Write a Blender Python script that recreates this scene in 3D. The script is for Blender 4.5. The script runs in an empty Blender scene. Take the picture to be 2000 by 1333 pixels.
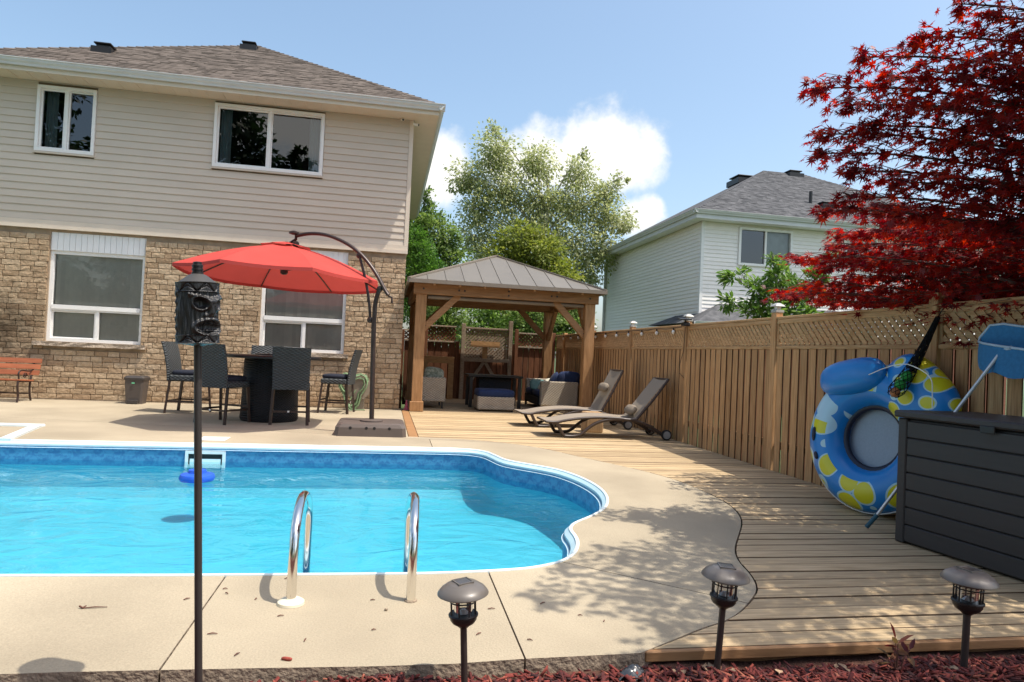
import bpy, bmesh, math, random
import numpy as np
from mathutils import Vector, Matrix
R = math.radians
random.seed(7); rng = np.random.default_rng(7)
scene = bpy.context.scene
C = bpy.context.collection

# ------------------------------------------------------------------ camera
HC = 1.2
YAW, PIT, ROL, FPX = R(10.45), R(1.2), R(2.62), 1333.3
fw = np.array([math.sin(YAW)*math.cos(PIT), math.cos(YAW)*math.cos(PIT), math.sin(PIT)])
_r = np.array([math.cos(YAW), -math.sin(YAW), 0.0]); _u = np.cross(_r, fw)
rt = math.cos(ROL)*_r + math.sin(ROL)*_u
up = -math.sin(ROL)*_r + math.cos(ROL)*_u
cam = bpy.data.cameras.new('camera'); cam.lens = 24; cam.sensor_width = 36
cam.clip_start = 0.05; cam.clip_end = 3000
co = bpy.data.objects.new('camera', cam); C.objects.link(co)
co.matrix_world = Matrix(((rt[0], up[0], -fw[0], 0), (rt[1], up[1], -fw[1], 0), (rt[2], up[2], -fw[2], HC), (0, 0, 0, 1)))
scene.camera = co

# ------------------------------------------------------------------ sun, sky, exposure
SUN = Vector((0.38, -0.2, 1.0))            # towards the sun
SUN_EL = math.atan2(1.0, math.hypot(.38, .2)); SUN_AZ = math.atan2(.38, -.2)
sl = bpy.data.lights.new('sun', 'SUN'); sl.energy = 3.4; sl.angle = R(0.53); sl.color = (1.0, .93, .82)
so = bpy.data.objects.new('sun', sl); C.objects.link(so)
so.rotation_euler = (-SUN).to_track_quat('-Z', 'Y').to_euler()
world = bpy.data.worlds.new('World'); scene.world = world; world.use_nodes = True
scene.view_settings.view_transform = 'Standard'; scene.view_settings.look = 'None'
scene.view_settings.exposure = 0.7; scene.view_settings.gamma = 1.0
scene.render.engine = 'CYCLES'
scene.cycles.transparent_max_bounces = 16
scene.cycles.max_bounces = 8

def pixel_dir(x, y):
    return fw + rt*(x-1000)/FPX - up*(y-666.5)/FPX
def build_world():
    nt = world.node_tree; N = nt.nodes; L = nt.links
    bg = N['Background']
    sky = N.new('ShaderNodeTexSky'); sky.sky_type = 'NISHITA'; sky.sun_disc = False
    sky.sun_elevation = SUN_EL; sky.sun_rotation = SUN_AZ
    sky.air_density = 1.0; sky.dust_density = 3.0; sky.ozone_density = 1.0
    tc = N.new('ShaderNodeTexCoord')
    n1 = N.new('ShaderNodeTexNoise'); n1.inputs['Scale'].default_value = 18; n1.inputs['Detail'].default_value = 9; n1.inputs['Roughness'].default_value = .6
    L.new(tc.outputs['Generated'], n1.inputs['Vector'])
    def m(op, a, b=None, c=None):
        n = N.new('ShaderNodeMath'); n.operation = op
        for i, v in enumerate((a, b, c)):
            if v is None: continue
            if isinstance(v, (int, float)): n.inputs[i].default_value = v
            else: L.new(v, n.inputs[i])
        return n.outputs[0]
    # fair-weather cumulus: puffs given by direction, the same kind of puffs all round the horizon
    puffs = [((1195, 290), .068), ((1240, 308), .05), ((1140, 308), .06), ((1060, 320), .06), ((990, 320), .05), ((870, 320), .045), ((850, 340), .05),
             ((885, 345), .035), ((1265, 412), .026), ((1245, 425), .03), ((1195, 268), .035)]
    dirs = [(pixel_dir(*p), r) for p, r in puffs]
    for k in range(13):
        a = YAW + R(75 + k*17.5); e = R(14 + 11*((k*37) % 5)/5)
        c = np.array([math.sin(a)*math.cos(e), math.cos(a)*math.cos(e), math.sin(e)])
        dirs += [(c, .09), (c+np.array([.05*math.cos(a), -.05*math.sin(a), -.015]), .07), (c-np.array([.06*math.cos(a), -.06*math.sin(a), .02]), .06)]
    acc = None
    for d, r in dirs:
        d = d/np.linalg.norm(d)
        vs = N.new('ShaderNodeVectorMath'); vs.operation = 'DISTANCE'
        L.new(tc.outputs['Generated'], vs.inputs[0]); vs.inputs[1].default_value = tuple(d)
        v = m('SUBTRACT', 1.0, m('DIVIDE', vs.outputs['Value'], r))
        acc = v if acc is None else m('SMOOTH_MAX', acc, v, .25)
    v = m('ADD', acc, m('MULTIPLY', m('SUBTRACT', n1.outputs['Fac'], .5), 1.5))
    mr = N.new('ShaderNodeMapRange'); mr.interpolation_type = 'SMOOTHSTEP'
    mr.inputs['From Min'].default_value = -.06; mr.inputs['From Max'].default_value = .62; mr.inputs['To Max'].default_value = .95
    L.new(v, mr.inputs['Value'])
    # fine bright haze below the clouds is part of the sky texture itself
    mx = N.new('ShaderNodeMix'); mx.data_type = 'RGBA'
    L.new(mr.outputs[0], mx.inputs['Factor'])
    hs = N.new('ShaderNodeHueSaturation'); hs.inputs['Saturation'].default_value = 1.0; hs.inputs['Hue'].default_value = .490
    L.new(sky.outputs[0], hs.inputs['Color'])
    L.new(hs.outputs[0], mx.inputs['A']); mx.inputs['B'].default_value = (5.0, 4.9, 4.65, 1)
    L.new(mx.outputs['Result'], bg.inputs['Color']); bg.inputs['Strength'].default_value = 0.15
build_world()

# ------------------------------------------------------------------ pixel helpers (a pixel gives a direction, the surface gives the distance)
CAM = np.array([0, 0, HC])
def PZ(x, y, z=0.0):
    d = pixel_dir(x, y); return Vector(CAM + d*(z-HC)/d[2])
def PY(x, y, Y):
    d = pixel_dir(x, y); return Vector(CAM + d*Y/d[1])
def PXX(x, y, X):
    d = pixel_dir(x, y); return Vector(CAM + d*X/d[0])
def PD(x, y, depth):
    return Vector(CAM + pixel_dir(x, y)*depth)
def PP(x, y, p0, n):
    d = pixel_dir(x, y); n = np.array(n); t = ((np.array(p0)-CAM)@n)/(d@n); return Vector(CAM + d*t)

# ------------------------------------------------------------------ mesh helpers
def chaikin3(p, it=2):
    p = [Vector(v) for v in p]
    for _ in range(it):
        q = [p[0]]
        for a, b in zip(p[:-1], p[1:]): q += [a*.75+b*.25, a*.25+b*.75]
        p = q+[p[-1]]
    return p
class MB:
    def __init__(s): s.v = []; s.f = []
    def add(s, vs, fs):
        o = len(s.v); s.v += [tuple(p) for p in vs]; s.f += [tuple(i+o for i in q) for q in fs]; return s
    def box(s, x0, x1, y0, y1, z0, z1):
        return s.add([(x0,y0,z0),(x1,y0,z0),(x1,y1,z0),(x0,y1,z0),(x0,y0,z1),(x1,y0,z1),(x1,y1,z1),(x0,y1,z1)],
                     [(0,3,2,1),(4,5,6,7),(0,1,5,4),(1,2,6,5),(2,3,7,6),(3,0,4,7)])
    def cbox(s, x0, x1, y0, y1, z0, z1, c=.01):
        # box with chamfered edges
        vs = []; 
        for z, k in ((z0, c), (z0+c, 0), (z1-c, 0), (z1, c)):
            for (x, y) in ((x0+c+k*0, y0+k), (x1-c, y0+k), (x1-k, y0+c), (x1-k, y1-c), (x1-c, y1-k), (x0+c, y1-k), (x0+k, y1-c), (x0+k, y0+c)):
                vs.append((min(max(x, x0+k), x1-k), min(max(y, y0+k), y1-k), z))
        fs = [tuple(range(7, -1, -1)), tuple(range(24, 32))]
        for r in range(3):
            for i in range(8):
                j = (i+1) % 8; fs.append((r*8+i, r*8+j, r*8+8+j, r*8+8+i))
        return s.add(vs, fs)
    def beam(s, a, b, w, h, upv=(0,0,1), ch=0):
        a = Vector(a); b = Vector(b); d = (b-a).normalized(); u = Vector(upv)
        sx = d.cross(u)
        if sx.length < 1e-4: sx = d.cross(Vector((1,0,0)))
        sx.normalize(); uz = sx.cross(d).normalized()
        if ch:
            sec = [(-w/2+ch,-h/2),(w/2-ch,-h/2),(w/2,-h/2+ch),(w/2,h/2-ch),(w/2-ch,h/2),(-w/2+ch,h/2),(-w/2,h/2-ch),(-w/2,-h/2+ch)]
        else: sec = [(-w/2,-h/2),(w/2,-h/2),(w/2,h/2),(-w/2,h/2)]
        n = len(sec)
        vs = [a+sx*p+uz*q for p,q in sec]+[b+sx*p+uz*q for p,q in sec]
        fs = [tuple(range(n-1,-1,-1)), tuple(range(n,2*n))]+[(i,(i+1)%n,n+(i+1)%n,n+i) for i in range(n)]
        return s.add(vs, fs)
    def tube(s, pts, r, n=8, closed=False, flat=1.0):
        pts = [Vector(p) for p in pts]; m = len(pts)
        rs = r if isinstance(r, (list, tuple)) else [r]*m
        if len(rs) != m: rs = [float(np.interp(i/(m-1), np.linspace(0,1,len(rs)), rs)) for i in range(m)]
        vs = []; prev = None
        for i, p in enumerate(pts):
            if closed: d = pts[(i+1)%m]-pts[i-1]
            else: d = pts[min(i+1,m-1)]-pts[max(i-1,0)]
            d = d.normalized() if d.length > 1e-9 else Vector((0,0,1))
            if prev is None:
                u = d.cross(Vector((0,0,1)))
                if u.length < 1e-3: u = d.cross(Vector((1,0,0)))
            else: u = prev - d*prev.dot(d)
            u.normalize(); prev = u; w = d.cross(u)
            for k in range(n):
                a = 2*math.pi*k/n
                vs.append(p+u*math.cos(a)*rs[i]+w*math.sin(a)*rs[i]*flat)
        fs = []
        for i in range(m if closed else m-1):
            j = (i+1)%m
            for k in range(n):
                l = (k+1)%n; fs.append((i*n+k, i*n+l, j*n+l, j*n+k))
        if not closed: fs += [tuple(range(n-1,-1,-1)), tuple(range((m-1)*n, m*n))]
        return s.add(vs, fs)
    def lathe(s, prof, c=(0,0,0), n=16, M=None):
        vs = []; c = Vector(c)
        for r_, z in prof:
            for k in range(n):
                a = 2*math.pi*k/n; p = Vector((r_*math.cos(a), r_*math.sin(a), z))
                if M is not None: p = M @ p
                vs.append(p+c)
        fs = []
        for i in range(len(prof)-1):
            for k in range(n):
                l = (k+1)%n; fs.append((i*n+k, i*n+l, (i+1)*n+l, (i+1)*n+k))
        fs += [tuple(range(n-1,-1,-1)), tuple(range((len(prof)-1)*n, len(prof)*n))]
        return s.add(vs, fs)
    def ball(s, c, r, n=10, sc=(1,1,1)):
        pr = [(max(math.sin(math.pi*i/8), .02)*r, -math.cos(math.pi*i/8)*r) for i in range(9)]
        return s.lathe(pr, c, n, Matrix.Diagonal(Vector(sc)))
    def prism(s, poly, z0, z1):
        n = len(poly)
        vs = [(p[0],p[1],z0) for p in poly]+[(p[0],p[1],z1) for p in poly]
        return s.add(vs, [tuple(range(n-1,-1,-1)), tuple(range(n,2*n))]+[(i,(i+1)%n,n+(i+1)%n,n+i) for i in range(n)])
    def grid(s, fn, nu, nv, cu=False, cv=False):
        vs = [fn(i/nu, j/nv) for i in range(nu if cu else nu+1) for j in range(nv if cv else nv+1)]
        a = nu if cu else nu+1; b = nv if cv else nv+1; fs = []
        for i in range(nu):
            for j in range(nv):
                i2 = (i+1)%a; j2 = (j+1)%b; fs.append((i*b+j, i2*b+j, i2*b+j2, i*b+j2))
        return s.add(vs, fs)
    def cushion(s, c, sx, sy, sz, e=.35, n=10, M=None, pinch=0.0):
        # a stuffed rounded block (superellipsoid) centred on c
        c = Vector(c)
        def sg(x, p): return math.copysign(abs(x)**p, x)
        def fn(u, v):
            a = -math.pi + 2*math.pi*u; b = -math.pi/2 + math.pi*v
            x = sg(math.cos(b), e)*sg(math.cos(a), e); y = sg(math.cos(b), e)*sg(math.sin(a), e); z = sg(math.sin(b), max(e*1.6, .5))
            k = 1-pinch*(x*x+y*y)*.5
            p = Vector((x*sx/2, y*sy/2, z*sz/2*k))
            if M is not None: p = M @ p
            return p + c
        return s.grid(fn, n*2, n, cu=True)
    def mesh(s, name, smooth=None):
        me = bpy.data.meshes.new(name); me.from_pydata([tuple(p) for p in s.v], [], s.f)
        if smooth is not None:
            me.polygons.foreach_set('use_smooth', [True]*len(me.polygons))
            try: me.set_sharp_from_angle(angle=R(smooth))
            except Exception: pass
        me.update(); return me
    def build(s, name, mat, parent=None, smooth=None, label=None, cat=None, group=None, kind=None):
        o = bpy.data.objects.new(name, None if False else s.mesh(name, smooth)); C.objects.link(o)
        if mat is not None: o.data.materials.append(mat)
        if parent is not None:
            off = Vector((0,0,0)); p = parent
            while p is not None: off += p.location; p = p.parent
            o.data.transform(Matrix.Translation(-off)); o.parent = parent
        tag(o, label, cat, group, kind); return o
def tag(o, label=None, cat=None, group=None, kind=None):
    for k, v in (('label', label), ('category', cat), ('group', group), ('kind', kind)):
        if v: o[k] = v
    return o
def thing(name, label=None, cat=None, loc=(0,0,0), group=None, kind=None):
    o = bpy.data.objects.new(name, None); C.objects.link(o); o.location = loc; o.empty_display_size = .1
    return tag(o, label, cat, group, kind)
def inst(name, me, loc, parent, rot=None, scale=None):
    o = bpy.data.objects.new(name, me); C.objects.link(o); o.parent = parent
    off = Vector((0,0,0)); p = parent
    while p is not None: off += p.location; p = p.parent
    o.location = Vector(loc)-off
    if rot: o.rotation_euler = rot
    if scale: o.scale = scale
    return o
def copy_tree(o, parent=None):
    c = o.copy(); C.objects.link(c); c.parent = parent
    for ch in list(o.children): copy_tree(ch, c)
    return c
def quads_mesh(name, V, F, mat):
    me = bpy.data.meshes.new(name)
    V = np.asarray(V, dtype=np.float32); F = np.asarray(F, dtype=np.int32)
    k = F.shape[1]
    me.vertices.add(len(V)); me.vertices.foreach_set('co', V.ravel())
    me.loops.add(F.size); me.loops.foreach_set('vertex_index', F.ravel())
    me.polygons.add(len(F)); me.polygons.foreach_set('loop_start', np.arange(0, F.size, k, dtype=np.int32))
    me.update(calc_edges=True); me.validate()
    me.materials.append(mat); return me

# ------------------------------------------------------------------ materials
MATS = {}
def nodes(name):
    m = bpy.data.materials.new(name); m.use_nodes = True; MATS[name] = m
    nt = m.node_tree; return m, nt.nodes, nt.links, nt.nodes['Principled BSDF']
def mth(N, L, op, a, b=None):
    n = N.new('ShaderNodeMath'); n.operation = op
    for i, v in enumerate((a, b)):
        if v is None: continue
        if isinstance(v, (int, float)): n.inputs[i].default_value = v
        else: L.new(v, n.inputs[i])
    return n.outputs[0]
def mat(name, col, rough=.6, col2=None, var=.12, scale=5, stretch=(1,1,1), rnd=.0, bump=0, bscale=60, metal=0, spec=.4, detail=6, coat=0, speck=0, sheen=0, lo=.3, hi=.7, bstretch=None):
    m, N, L, P = nodes(name)
    P.inputs['Roughness'].default_value = rough; P.inputs['Metallic'].default_value = metal
    P.inputs['Specular IOR Level'].default_value = spec
    if coat: P.inputs['Coat Weight'].default_value = coat
    if sheen: P.inputs['Sheen Weight'].default_value = sheen
    tc = N.new('ShaderNodeTexCoord'); oi = N.new('ShaderNodeObjectInfo')
    ad = N.new('ShaderNodeVectorMath'); ad.operation = 'ADD'
    sc = N.new('ShaderNodeVectorMath'); sc.operation = 'SCALE'; sc.inputs[0].default_value = (17, 23, 31)
    L.new(oi.outputs['Random'], sc.inputs['Scale']); L.new(tc.outputs['Object'], ad.inputs[0])
    if rnd: L.new(sc.outputs[0], ad.inputs[1])
    else: ad.inputs[1].default_value = (0,0,0)
    mp = N.new('ShaderNodeMapping'); mp.inputs['Scale'].default_value = stretch; L.new(ad.outputs[0], mp.inputs['Vector'])
    nz = N.new('ShaderNodeTexNoise'); nz.inputs['Scale'].default_value = scale; nz.inputs['Detail'].default_value = detail; L.new(mp.outputs[0], nz.inputs['Vector'])
    c1 = tuple(max(0, c*(1-var)) for c in col)+(1,); c2 = (col2+(1,)) if col2 else tuple(min(1, c*(1+var)) for c in col)+(1,)
    rp = N.new('ShaderNodeValToRGB'); rp.color_ramp.elements[0].position = lo; rp.color_ramp.elements[1].position = hi
    rp.color_ramp.elements[0].color = c1; rp.color_ramp.elements[1].color = c2
    L.new(nz.outputs['Fac'], rp.inputs['Fac']); out = rp.outputs['Color']
    if speck:
        n2 = N.new('ShaderNodeTexNoise'); n2.inputs['Scale'].default_value = 130; n2.inputs['Detail'].default_value = 3; L.new(ad.outputs[0], n2.inputs['Vector'])
        mr = N.new('ShaderNodeMapRange'); mr.inputs['From Min'].default_value = .3; mr.inputs['From Max'].default_value = .7
        mr.inputs['To Min'].default_value = 1-speck; mr.inputs['To Max'].default_value = 1+speck; L.new(n2.outputs['Fac'], mr.inputs['Value'])
        vm = N.new('ShaderNodeVectorMath'); vm.operation = 'SCALE'; L.new(out, vm.inputs[0]); L.new(mr.outputs[0], vm.inputs['Scale']); out = vm.outputs[0]
    if rnd:
        mr = N.new('ShaderNodeMapRange'); mr.inputs['To Min'].default_value = 1-rnd; mr.inputs['To Max'].default_value = 1+rnd
        L.new(oi.outputs['Random'], mr.inputs['Value'])
        vm = N.new('ShaderNodeVectorMath'); vm.operation = 'SCALE'; L.new(out, vm.inputs[0]); L.new(mr.outputs[0], vm.inputs['Scale']); out = vm.outputs[0]
    L.new(out, P.inputs['Base Color'])
    if bump:
        nb = N.new('ShaderNodeTexNoise'); nb.inputs['Scale'].default_value = bscale; nb.inputs['Detail'].default_value = 5
        mb = N.new('ShaderNodeMapping'); mb.inputs['Scale'].default_value = bstretch or stretch; L.new(ad.outputs[0], mb.inputs['Vector']); L.new(mb.outputs[0], nb.inputs['Vector'])
        bp = N.new('ShaderNodeBump'); bp.inputs['Strength'].default_value = bump; bp.inputs['Distance'].default_value = .02
        L.new(nb.outputs['Fac'], bp.inputs['Height']); L.new(bp.outputs[0], P.inputs['Normal'])
    return m
def leafmat(name, cols, trans=.35, rough=.5, nscale=.8):
    # colour differs leaf by leaf and clump by clump; light comes through the blade
    m, N, L, P = nodes(name)
    P.inputs['Roughness'].default_value = rough; P.inputs['Specular IOR Level'].default_value = .35
    ge = N.new('ShaderNodeNewGeometry'); tc = N.new('ShaderNodeTexCoord')
    nz = N.new('ShaderNodeTexNoise'); nz.inputs['Scale'].default_value = nscale; nz.inputs['Detail'].default_value = 3; L.new(tc.outputs['Object'], nz.inputs['Vector'])
    f = mth(N, L, 'ADD', mth(N, L, 'MULTIPLY', ge.outputs['Random Per Island'], .55), mth(N, L, 'MULTIPLY', nz.outputs['Fac'], .55))
    rp = N.new('ShaderNodeValToRGB'); e = rp.color_ramp.elements
    while len(e) < len(cols): e.new(.5)
    for i, c in enumerate(cols): e[i].position = .15+.7*i/(len(cols)-1); e[i].color = c+(1,)
    L.new(f, rp.inputs['Fac']); L.new(rp.outputs[0], P.inputs['Base Color'])
    tr = N.new('ShaderNodeBsdfTranslucent'); hs = N.new('ShaderNodeHueSaturation'); hs.inputs['Value'].default_value = 1.7; hs.inputs['Saturation'].default_value = 1.1
    L.new(rp.outputs[0], hs.inputs['Color']); L.new(hs.outputs[0], tr.inputs['Color'])
    mx = N.new('ShaderNodeMixShader'); mx.inputs[0].default_value = trans
    L.new(P.outputs[0], mx.inputs[1]); L.new(tr.outputs[0], mx.inputs[2]); L.new(mx.outputs[0], N['Material Output'].inputs['Surface'])
    return m
def weave(name, col, k=260, amp=.45, rough=.55, spec=.3):
    # woven resin wicker: strands over and under
    m, N, L, P = nodes(name); P.inputs['Roughness'].default_value = rough; P.inputs['Specular IOR Level'].default_value = spec
    tc = N.new('ShaderNodeTexCoord'); sp = N.new('ShaderNodeSeparateXYZ'); L.new(tc.outputs['Object'], sp.inputs[0])
    a = mth(N, L, 'SINE', mth(N, L, 'MULTIPLY', mth(N, L, 'ADD', sp.outputs[0], sp.outputs[1]), k*.5))
    b = mth(N, L, 'SINE', mth(N, L, 'MULTIPLY', sp.outputs[2], k))
    h = mth(N, L, 'MULTIPLY', a, b)
    nz = N.new('ShaderNodeTexNoise'); nz.inputs['Scale'].default_value = 9; L.new(tc.outputs['Object'], nz.inputs['Vector'])
    g = mth(N, L, 'ADD', mth(N, L, 'MULTIPLY', h, amp*.5), mth(N, L, 'MULTIPLY', nz.outputs['Fac'], .5))
    mr = N.new('ShaderNodeMapRange'); mr.inputs['From Min'].default_value = 0; mr.inputs['From Max'].default_value = .5; mr.inputs['To Min'].default_value = .55; mr.inputs['To Max'].default_value = 1.2; L.new(g, mr.inputs['Value'])
    vm = N.new('ShaderNodeVectorMath'); vm.operation = 'SCALE'; vm.inputs[0].default_value = col; L.new(mr.outputs[0], vm.inputs['Scale'])
    L.new(vm.outputs[0], P.inputs['Base Color'])
    bp = N.new('ShaderNodeBump'); bp.inputs['Strength'].default_value = .7; bp.inputs['Distance'].default_value = .006; L.new(h, bp.inputs['Height']); L.new(bp.outputs[0], P.inputs['Normal'])
    return m
def glass(name, tint=(.8,.85,.85), refl=.12, rough=.0):
    # a pane: mostly see-through, the rest a mirror that gets stronger at grazing angles
    m, N, L, P = nodes(name)
    t = N.new('ShaderNodeBsdfTransparent'); t.inputs[0].default_value = tint+(1,)
    g = N.new('ShaderNodeBsdfGlossy'); g.inputs['Roughness'].default_value = rough
    fr = N.new('ShaderNodeFresnel'); fr.inputs['IOR'].default_value = 1.5
    f = mth(N, L, 'ADD', mth(N, L, 'MULTIPLY', fr.outputs[0], 1.0), refl)
    mx = N.new('ShaderNodeMixShader'); L.new(f, mx.inputs[0]); L.new(t.outputs[0], mx.inputs[1]); L.new(g.outputs[0], mx.inputs[2])
    L.new(mx.outputs[0], N['Material Output'].inputs['Surface']); return m

mat('concrete', (.315,.265,.188), .85, col2=(.43,.365,.262), var=.10, scale=.9, detail=10, lo=.25, hi=.72, bump=.25, bscale=90, speck=.10, rnd=.03, spec=.2)
mat('slab_edge', (.27,.21,.15), .9, var=.3, scale=9, bump=.8, bscale=45)
mat('grass', (.05,.085,.025), .9, var=.4, scale=3, bump=.5)
mat('soil', (.10,.045,.03), .95, var=.4, scale=12, bump=.8, bscale=60)
mat('deck_wood', (.37,.265,.145), .66, col2=(.55,.415,.25), var=.12, scale=3.0, stretch=(1.2,22,22), rnd=.17, bump=.18, bscale=10, spec=.3)
mat('board_edge', (.085,.05,.025), .9, var=.3, scale=9)  # weathered, dirty board sides; the dark tone also paints in the gaps' shade
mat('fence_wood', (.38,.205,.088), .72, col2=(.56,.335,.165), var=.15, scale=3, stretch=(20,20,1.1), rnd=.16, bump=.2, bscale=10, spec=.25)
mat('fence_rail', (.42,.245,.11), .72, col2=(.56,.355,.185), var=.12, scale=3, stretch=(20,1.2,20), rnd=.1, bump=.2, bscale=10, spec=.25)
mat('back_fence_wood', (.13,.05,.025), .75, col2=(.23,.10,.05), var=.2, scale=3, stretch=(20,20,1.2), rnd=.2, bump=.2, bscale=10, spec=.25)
mat('grey_wood', (.27,.20,.14), .8, col2=(.42,.33,.24), var=.15, scale=4, stretch=(3,20,20), rnd=.1, bump=.2, bscale=10)
mat('cedar_board', (.50,.27,.11), .7, col2=(.60,.35,.16), var=.15, scale=4, stretch=(2,20,9), rnd=.1)
mat('gazebo_wood', (.29,.15,.06), .62, col2=(.41,.225,.10), var=.12, scale=3, stretch=(9,9,1.2), rnd=.07, bump=.12, bscale=10, spec=.35)
mat('gazebo_beam', (.27,.14,.058), .62, col2=(.37,.20,.09), var=.12, scale=3, stretch=(1.2,9,9), rnd=.07, bump=.12, bscale=10, spec=.35)
mat('roof_metal', (.165,.15,.128), .5, var=.06, scale=2, rnd=.05, metal=.2, spec=.4)
mat('roof_trim', (.20,.165,.13), .5, var=.08, spec=.4)
mat('log_wood', (.38,.23,.11), .8, col2=(.50,.33,.18), var=.15, scale=4, stretch=(20,20,1.5), bump=.4, bscale=12)
mat('siding', (.57,.495,.405), .55, var=.035, scale=1.2, rnd=.025, spec=.3)
mat('trim_cream', (.66,.57,.46), .5, var=.04)
mat('white_frame', (.82,.81,.78), .4, var=.03)
mat('white_panel', (.80,.80,.79), .45, var=.03)
mat('mortar', (.33,.25,.17), .95, var=.2, scale=8)
mat('shingle', (.10,.083,.070), .95, col2=(.17,.142,.122), var=.2, scale=4, speck=.3, spec=.15)
mat('shingle_grey', (.075,.077,.083), .95, col2=(.135,.136,.142), var=.2, scale=4, speck=.3, spec=.15)
mat('gutter_white', (.60,.61,.60), .35, var=.06, scale=3)
mat('soffit', (.66,.58,.47), .55, var=.03)
mat('black_metal', (.015,.014,.014), .4, var=.2, spec=.5)
mat('room_dark', (.02,.02,.022), .9, var=.1)
mat('curtain', (.42,.46,.46), .8, var=.1)
mat('blind', (.62,.59,.52), .75, var=.06, rnd=.06)
mat('sill_stone', (.36,.29,.22), .9, var=.3, scale=14, bump=.9, bscale=40)
mat('siding_white', (.84,.80,.75), .5, var=.03, rnd=.03)
mat('brick_red', (.23,.09,.055), .85, var=.2, scale=10)
def cloth_through(name, col, f):
    # thin woven cloth: some of the sun comes through
    m = mat(name, col, .8, var=.06, spec=.15, scale=3, bump=.08, bscale=200); N = m.node_tree.nodes; L = m.node_tree.links
    t = N.new('ShaderNodeBsdfTranslucent'); t.inputs[0].default_value = col+(1,); x = N.new('ShaderNodeMixShader'); x.inputs[0].default_value = f
    L.new(N['Principled BSDF'].outputs[0], x.inputs[1]); L.new(t.outputs[0], x.inputs[2]); L.new(x.outputs[0], N['Material Output'].inputs['Surface'])
cloth_through('canopy_red', (.55,.075,.062), .22)
mat('bronze', (.05,.032,.026), .38, var=.15, metal=.3, spec=.5)
mat('base_plastic', (.105,.082,.07), .5, var=.06, spec=.4)
weave('wicker_dark', (.058,.066,.070), 150, 1.2)
weave('wicker_tan', (.42,.36,.28), 170, 1.1)
weave('wicker_black', (.012,.013,.015), 170, .7)
mat('navy_cloth', (.010,.025,.085), .85, var=.15, scale=30, sheen=.05, bump=.1, bscale=150)
mat('teal_cloth', (.10,.20,.20), .85, var=.1, scale=30)
mat('cream_cloth', (.62,.60,.50), .85, var=.08)
mat('leafy_cloth', (.16,.20,.12), .85, col2=(.45,.46,.36), var=.4, scale=22)
mat('bench_slat', (.33,.105,.045), .55, var=.18, scale=4, stretch=(1,12,12), rnd=.1, spec=.4)
mat('cast_iron', (.035,.018,.014), .5, var=.2)
mat('bin_plastic', (.085,.07,.062), .5, var=.06)
mat('bin_lid', (.05,.043,.04), .45, var=.06)
mat('green_label', (.15,.5,.28), .5)
mat('chrome', (.80,.78,.74), .13, var=.03, metal=1.0)
mat('pale_plastic', (.72,.66,.50), .5, var=.05)
mat('pool_white', (.66,.75,.77), .4, var=.03)
mat('coping', (.50,.68,.74), .45, var=.05)
mat('pool_step', (.66,.80,.85), .4, var=.03)
mat('float_blue', (.02,.10,.55), .45)
mat('sling', (.26,.215,.165), .75, var=.06, scale=60, bump=.1, bscale=300)
mat('lounger_frame', (.045,.030,.024), .4, var=.12, spec=.45)
mat('pillow_brown', (.22,.18,.135), .85, var=.1, scale=50)
mat('wheel_grey', (.25,.25,.25), .5); mat('rubber', (.012,.012,.012), .7)
mat('box_plastic', (.037,.033,.032), .5, var=.07, scale=3, stretch=(1,1,14), spec=.4, bump=.06, bscale=120, rnd=.08)
mat('box_lid', (.046,.041,.040), .5, var=.07, spec=.4, bump=.06, bscale=120)
mat('tiki_black', (.012,.012,.013), .42, var=.3, scale=20, stretch=(6,6,1), bump=.35, bscale=20, spec=.6)
mat('torch_grey', (.05,.048,.045), .55, var=.1)
mat('torch_pole', (.035,.030,.028), .42, var=.15, spec=.5)
mat('lamp_cap', (.115,.10,.086), .42, var=.08, spec=.55, coat=.15)
mat('lamp_black', (.012,.011,.011), .4, spec=.5)
mat('lamp_stake', (.040,.030,.026), .42, spec=.45)
mat('solar_cell', (.06,.05,.045), .2, spec=.7)
mat('chip', (.22,.042,.028), .9, var=.5, scale=30)
mat('dry_leaf', (.36,.24,.15), .8, var=.25, scale=25)
mat('twig', (.12,.05,.035), .9, var=.3)
mat('bark', (.12,.095,.08), .9, var=.3, scale=8, stretch=(4,4,1), bump=.6, bscale=20)
mat('bark_birch', (.42,.39,.34), .85, var=.35, scale=5, stretch=(1,1,4))
mat('maple_bark', (.10,.055,.045), .85, var=.3, scale=8)
mat('hose', (.20,.30,.16), .5, var=.2); mat('hose_reel', (.24,.20,.15), .6)
mat('aluminium', (.62,.63,.64), .35, metal=.6); mat('grip_blue', (.02,.09,.13), .5)
mat('net_frame', (.42,.55,.66), .45); mat('net_bag', (.03,.17,.36), .85, var=.12, scale=40)
mat('mesh_black', (.006,.007,.008), .9); mat('ball_green', (.03,.36,.06), .4); mat('ball_orange', (.45,.17,.06), .5)
mat('rope_white', (.72,.72,.68), .8); mat('pink_plastic', (.55,.12,.18), .5)
mat('bulb_glass', (.75,.72,.66), .25); mat('white_plastic', (.75,.75,.72), .45); mat('cap_plastic', (.36,.36,.34), .4); mat('dark_cushion', (.012,.016,.03), .85)
mat('plastic_film', (.05,.055,.06), .25, spec=.7)
glass('pane', (.55,.60,.60), .08); glass('pane_blue', (.90,.91,.90), .03); glass('lamp_glass', (.86,.86,.84), .05)
leafmat('leaf_birch', [(.16,.20,.09), (.26,.30,.12), (.36,.38,.18), (.45,.46,.30)], .45, .55, .35)
leafmat('leaf_yellow', [(.08,.12,.025), (.17,.21,.04), (.28,.30,.07)], .4, .55, .6)
leafmat('leaf_mid', [(.05,.10,.025), (.12,.19,.045), (.24,.31,.10)], .4, .55, .6)
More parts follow.
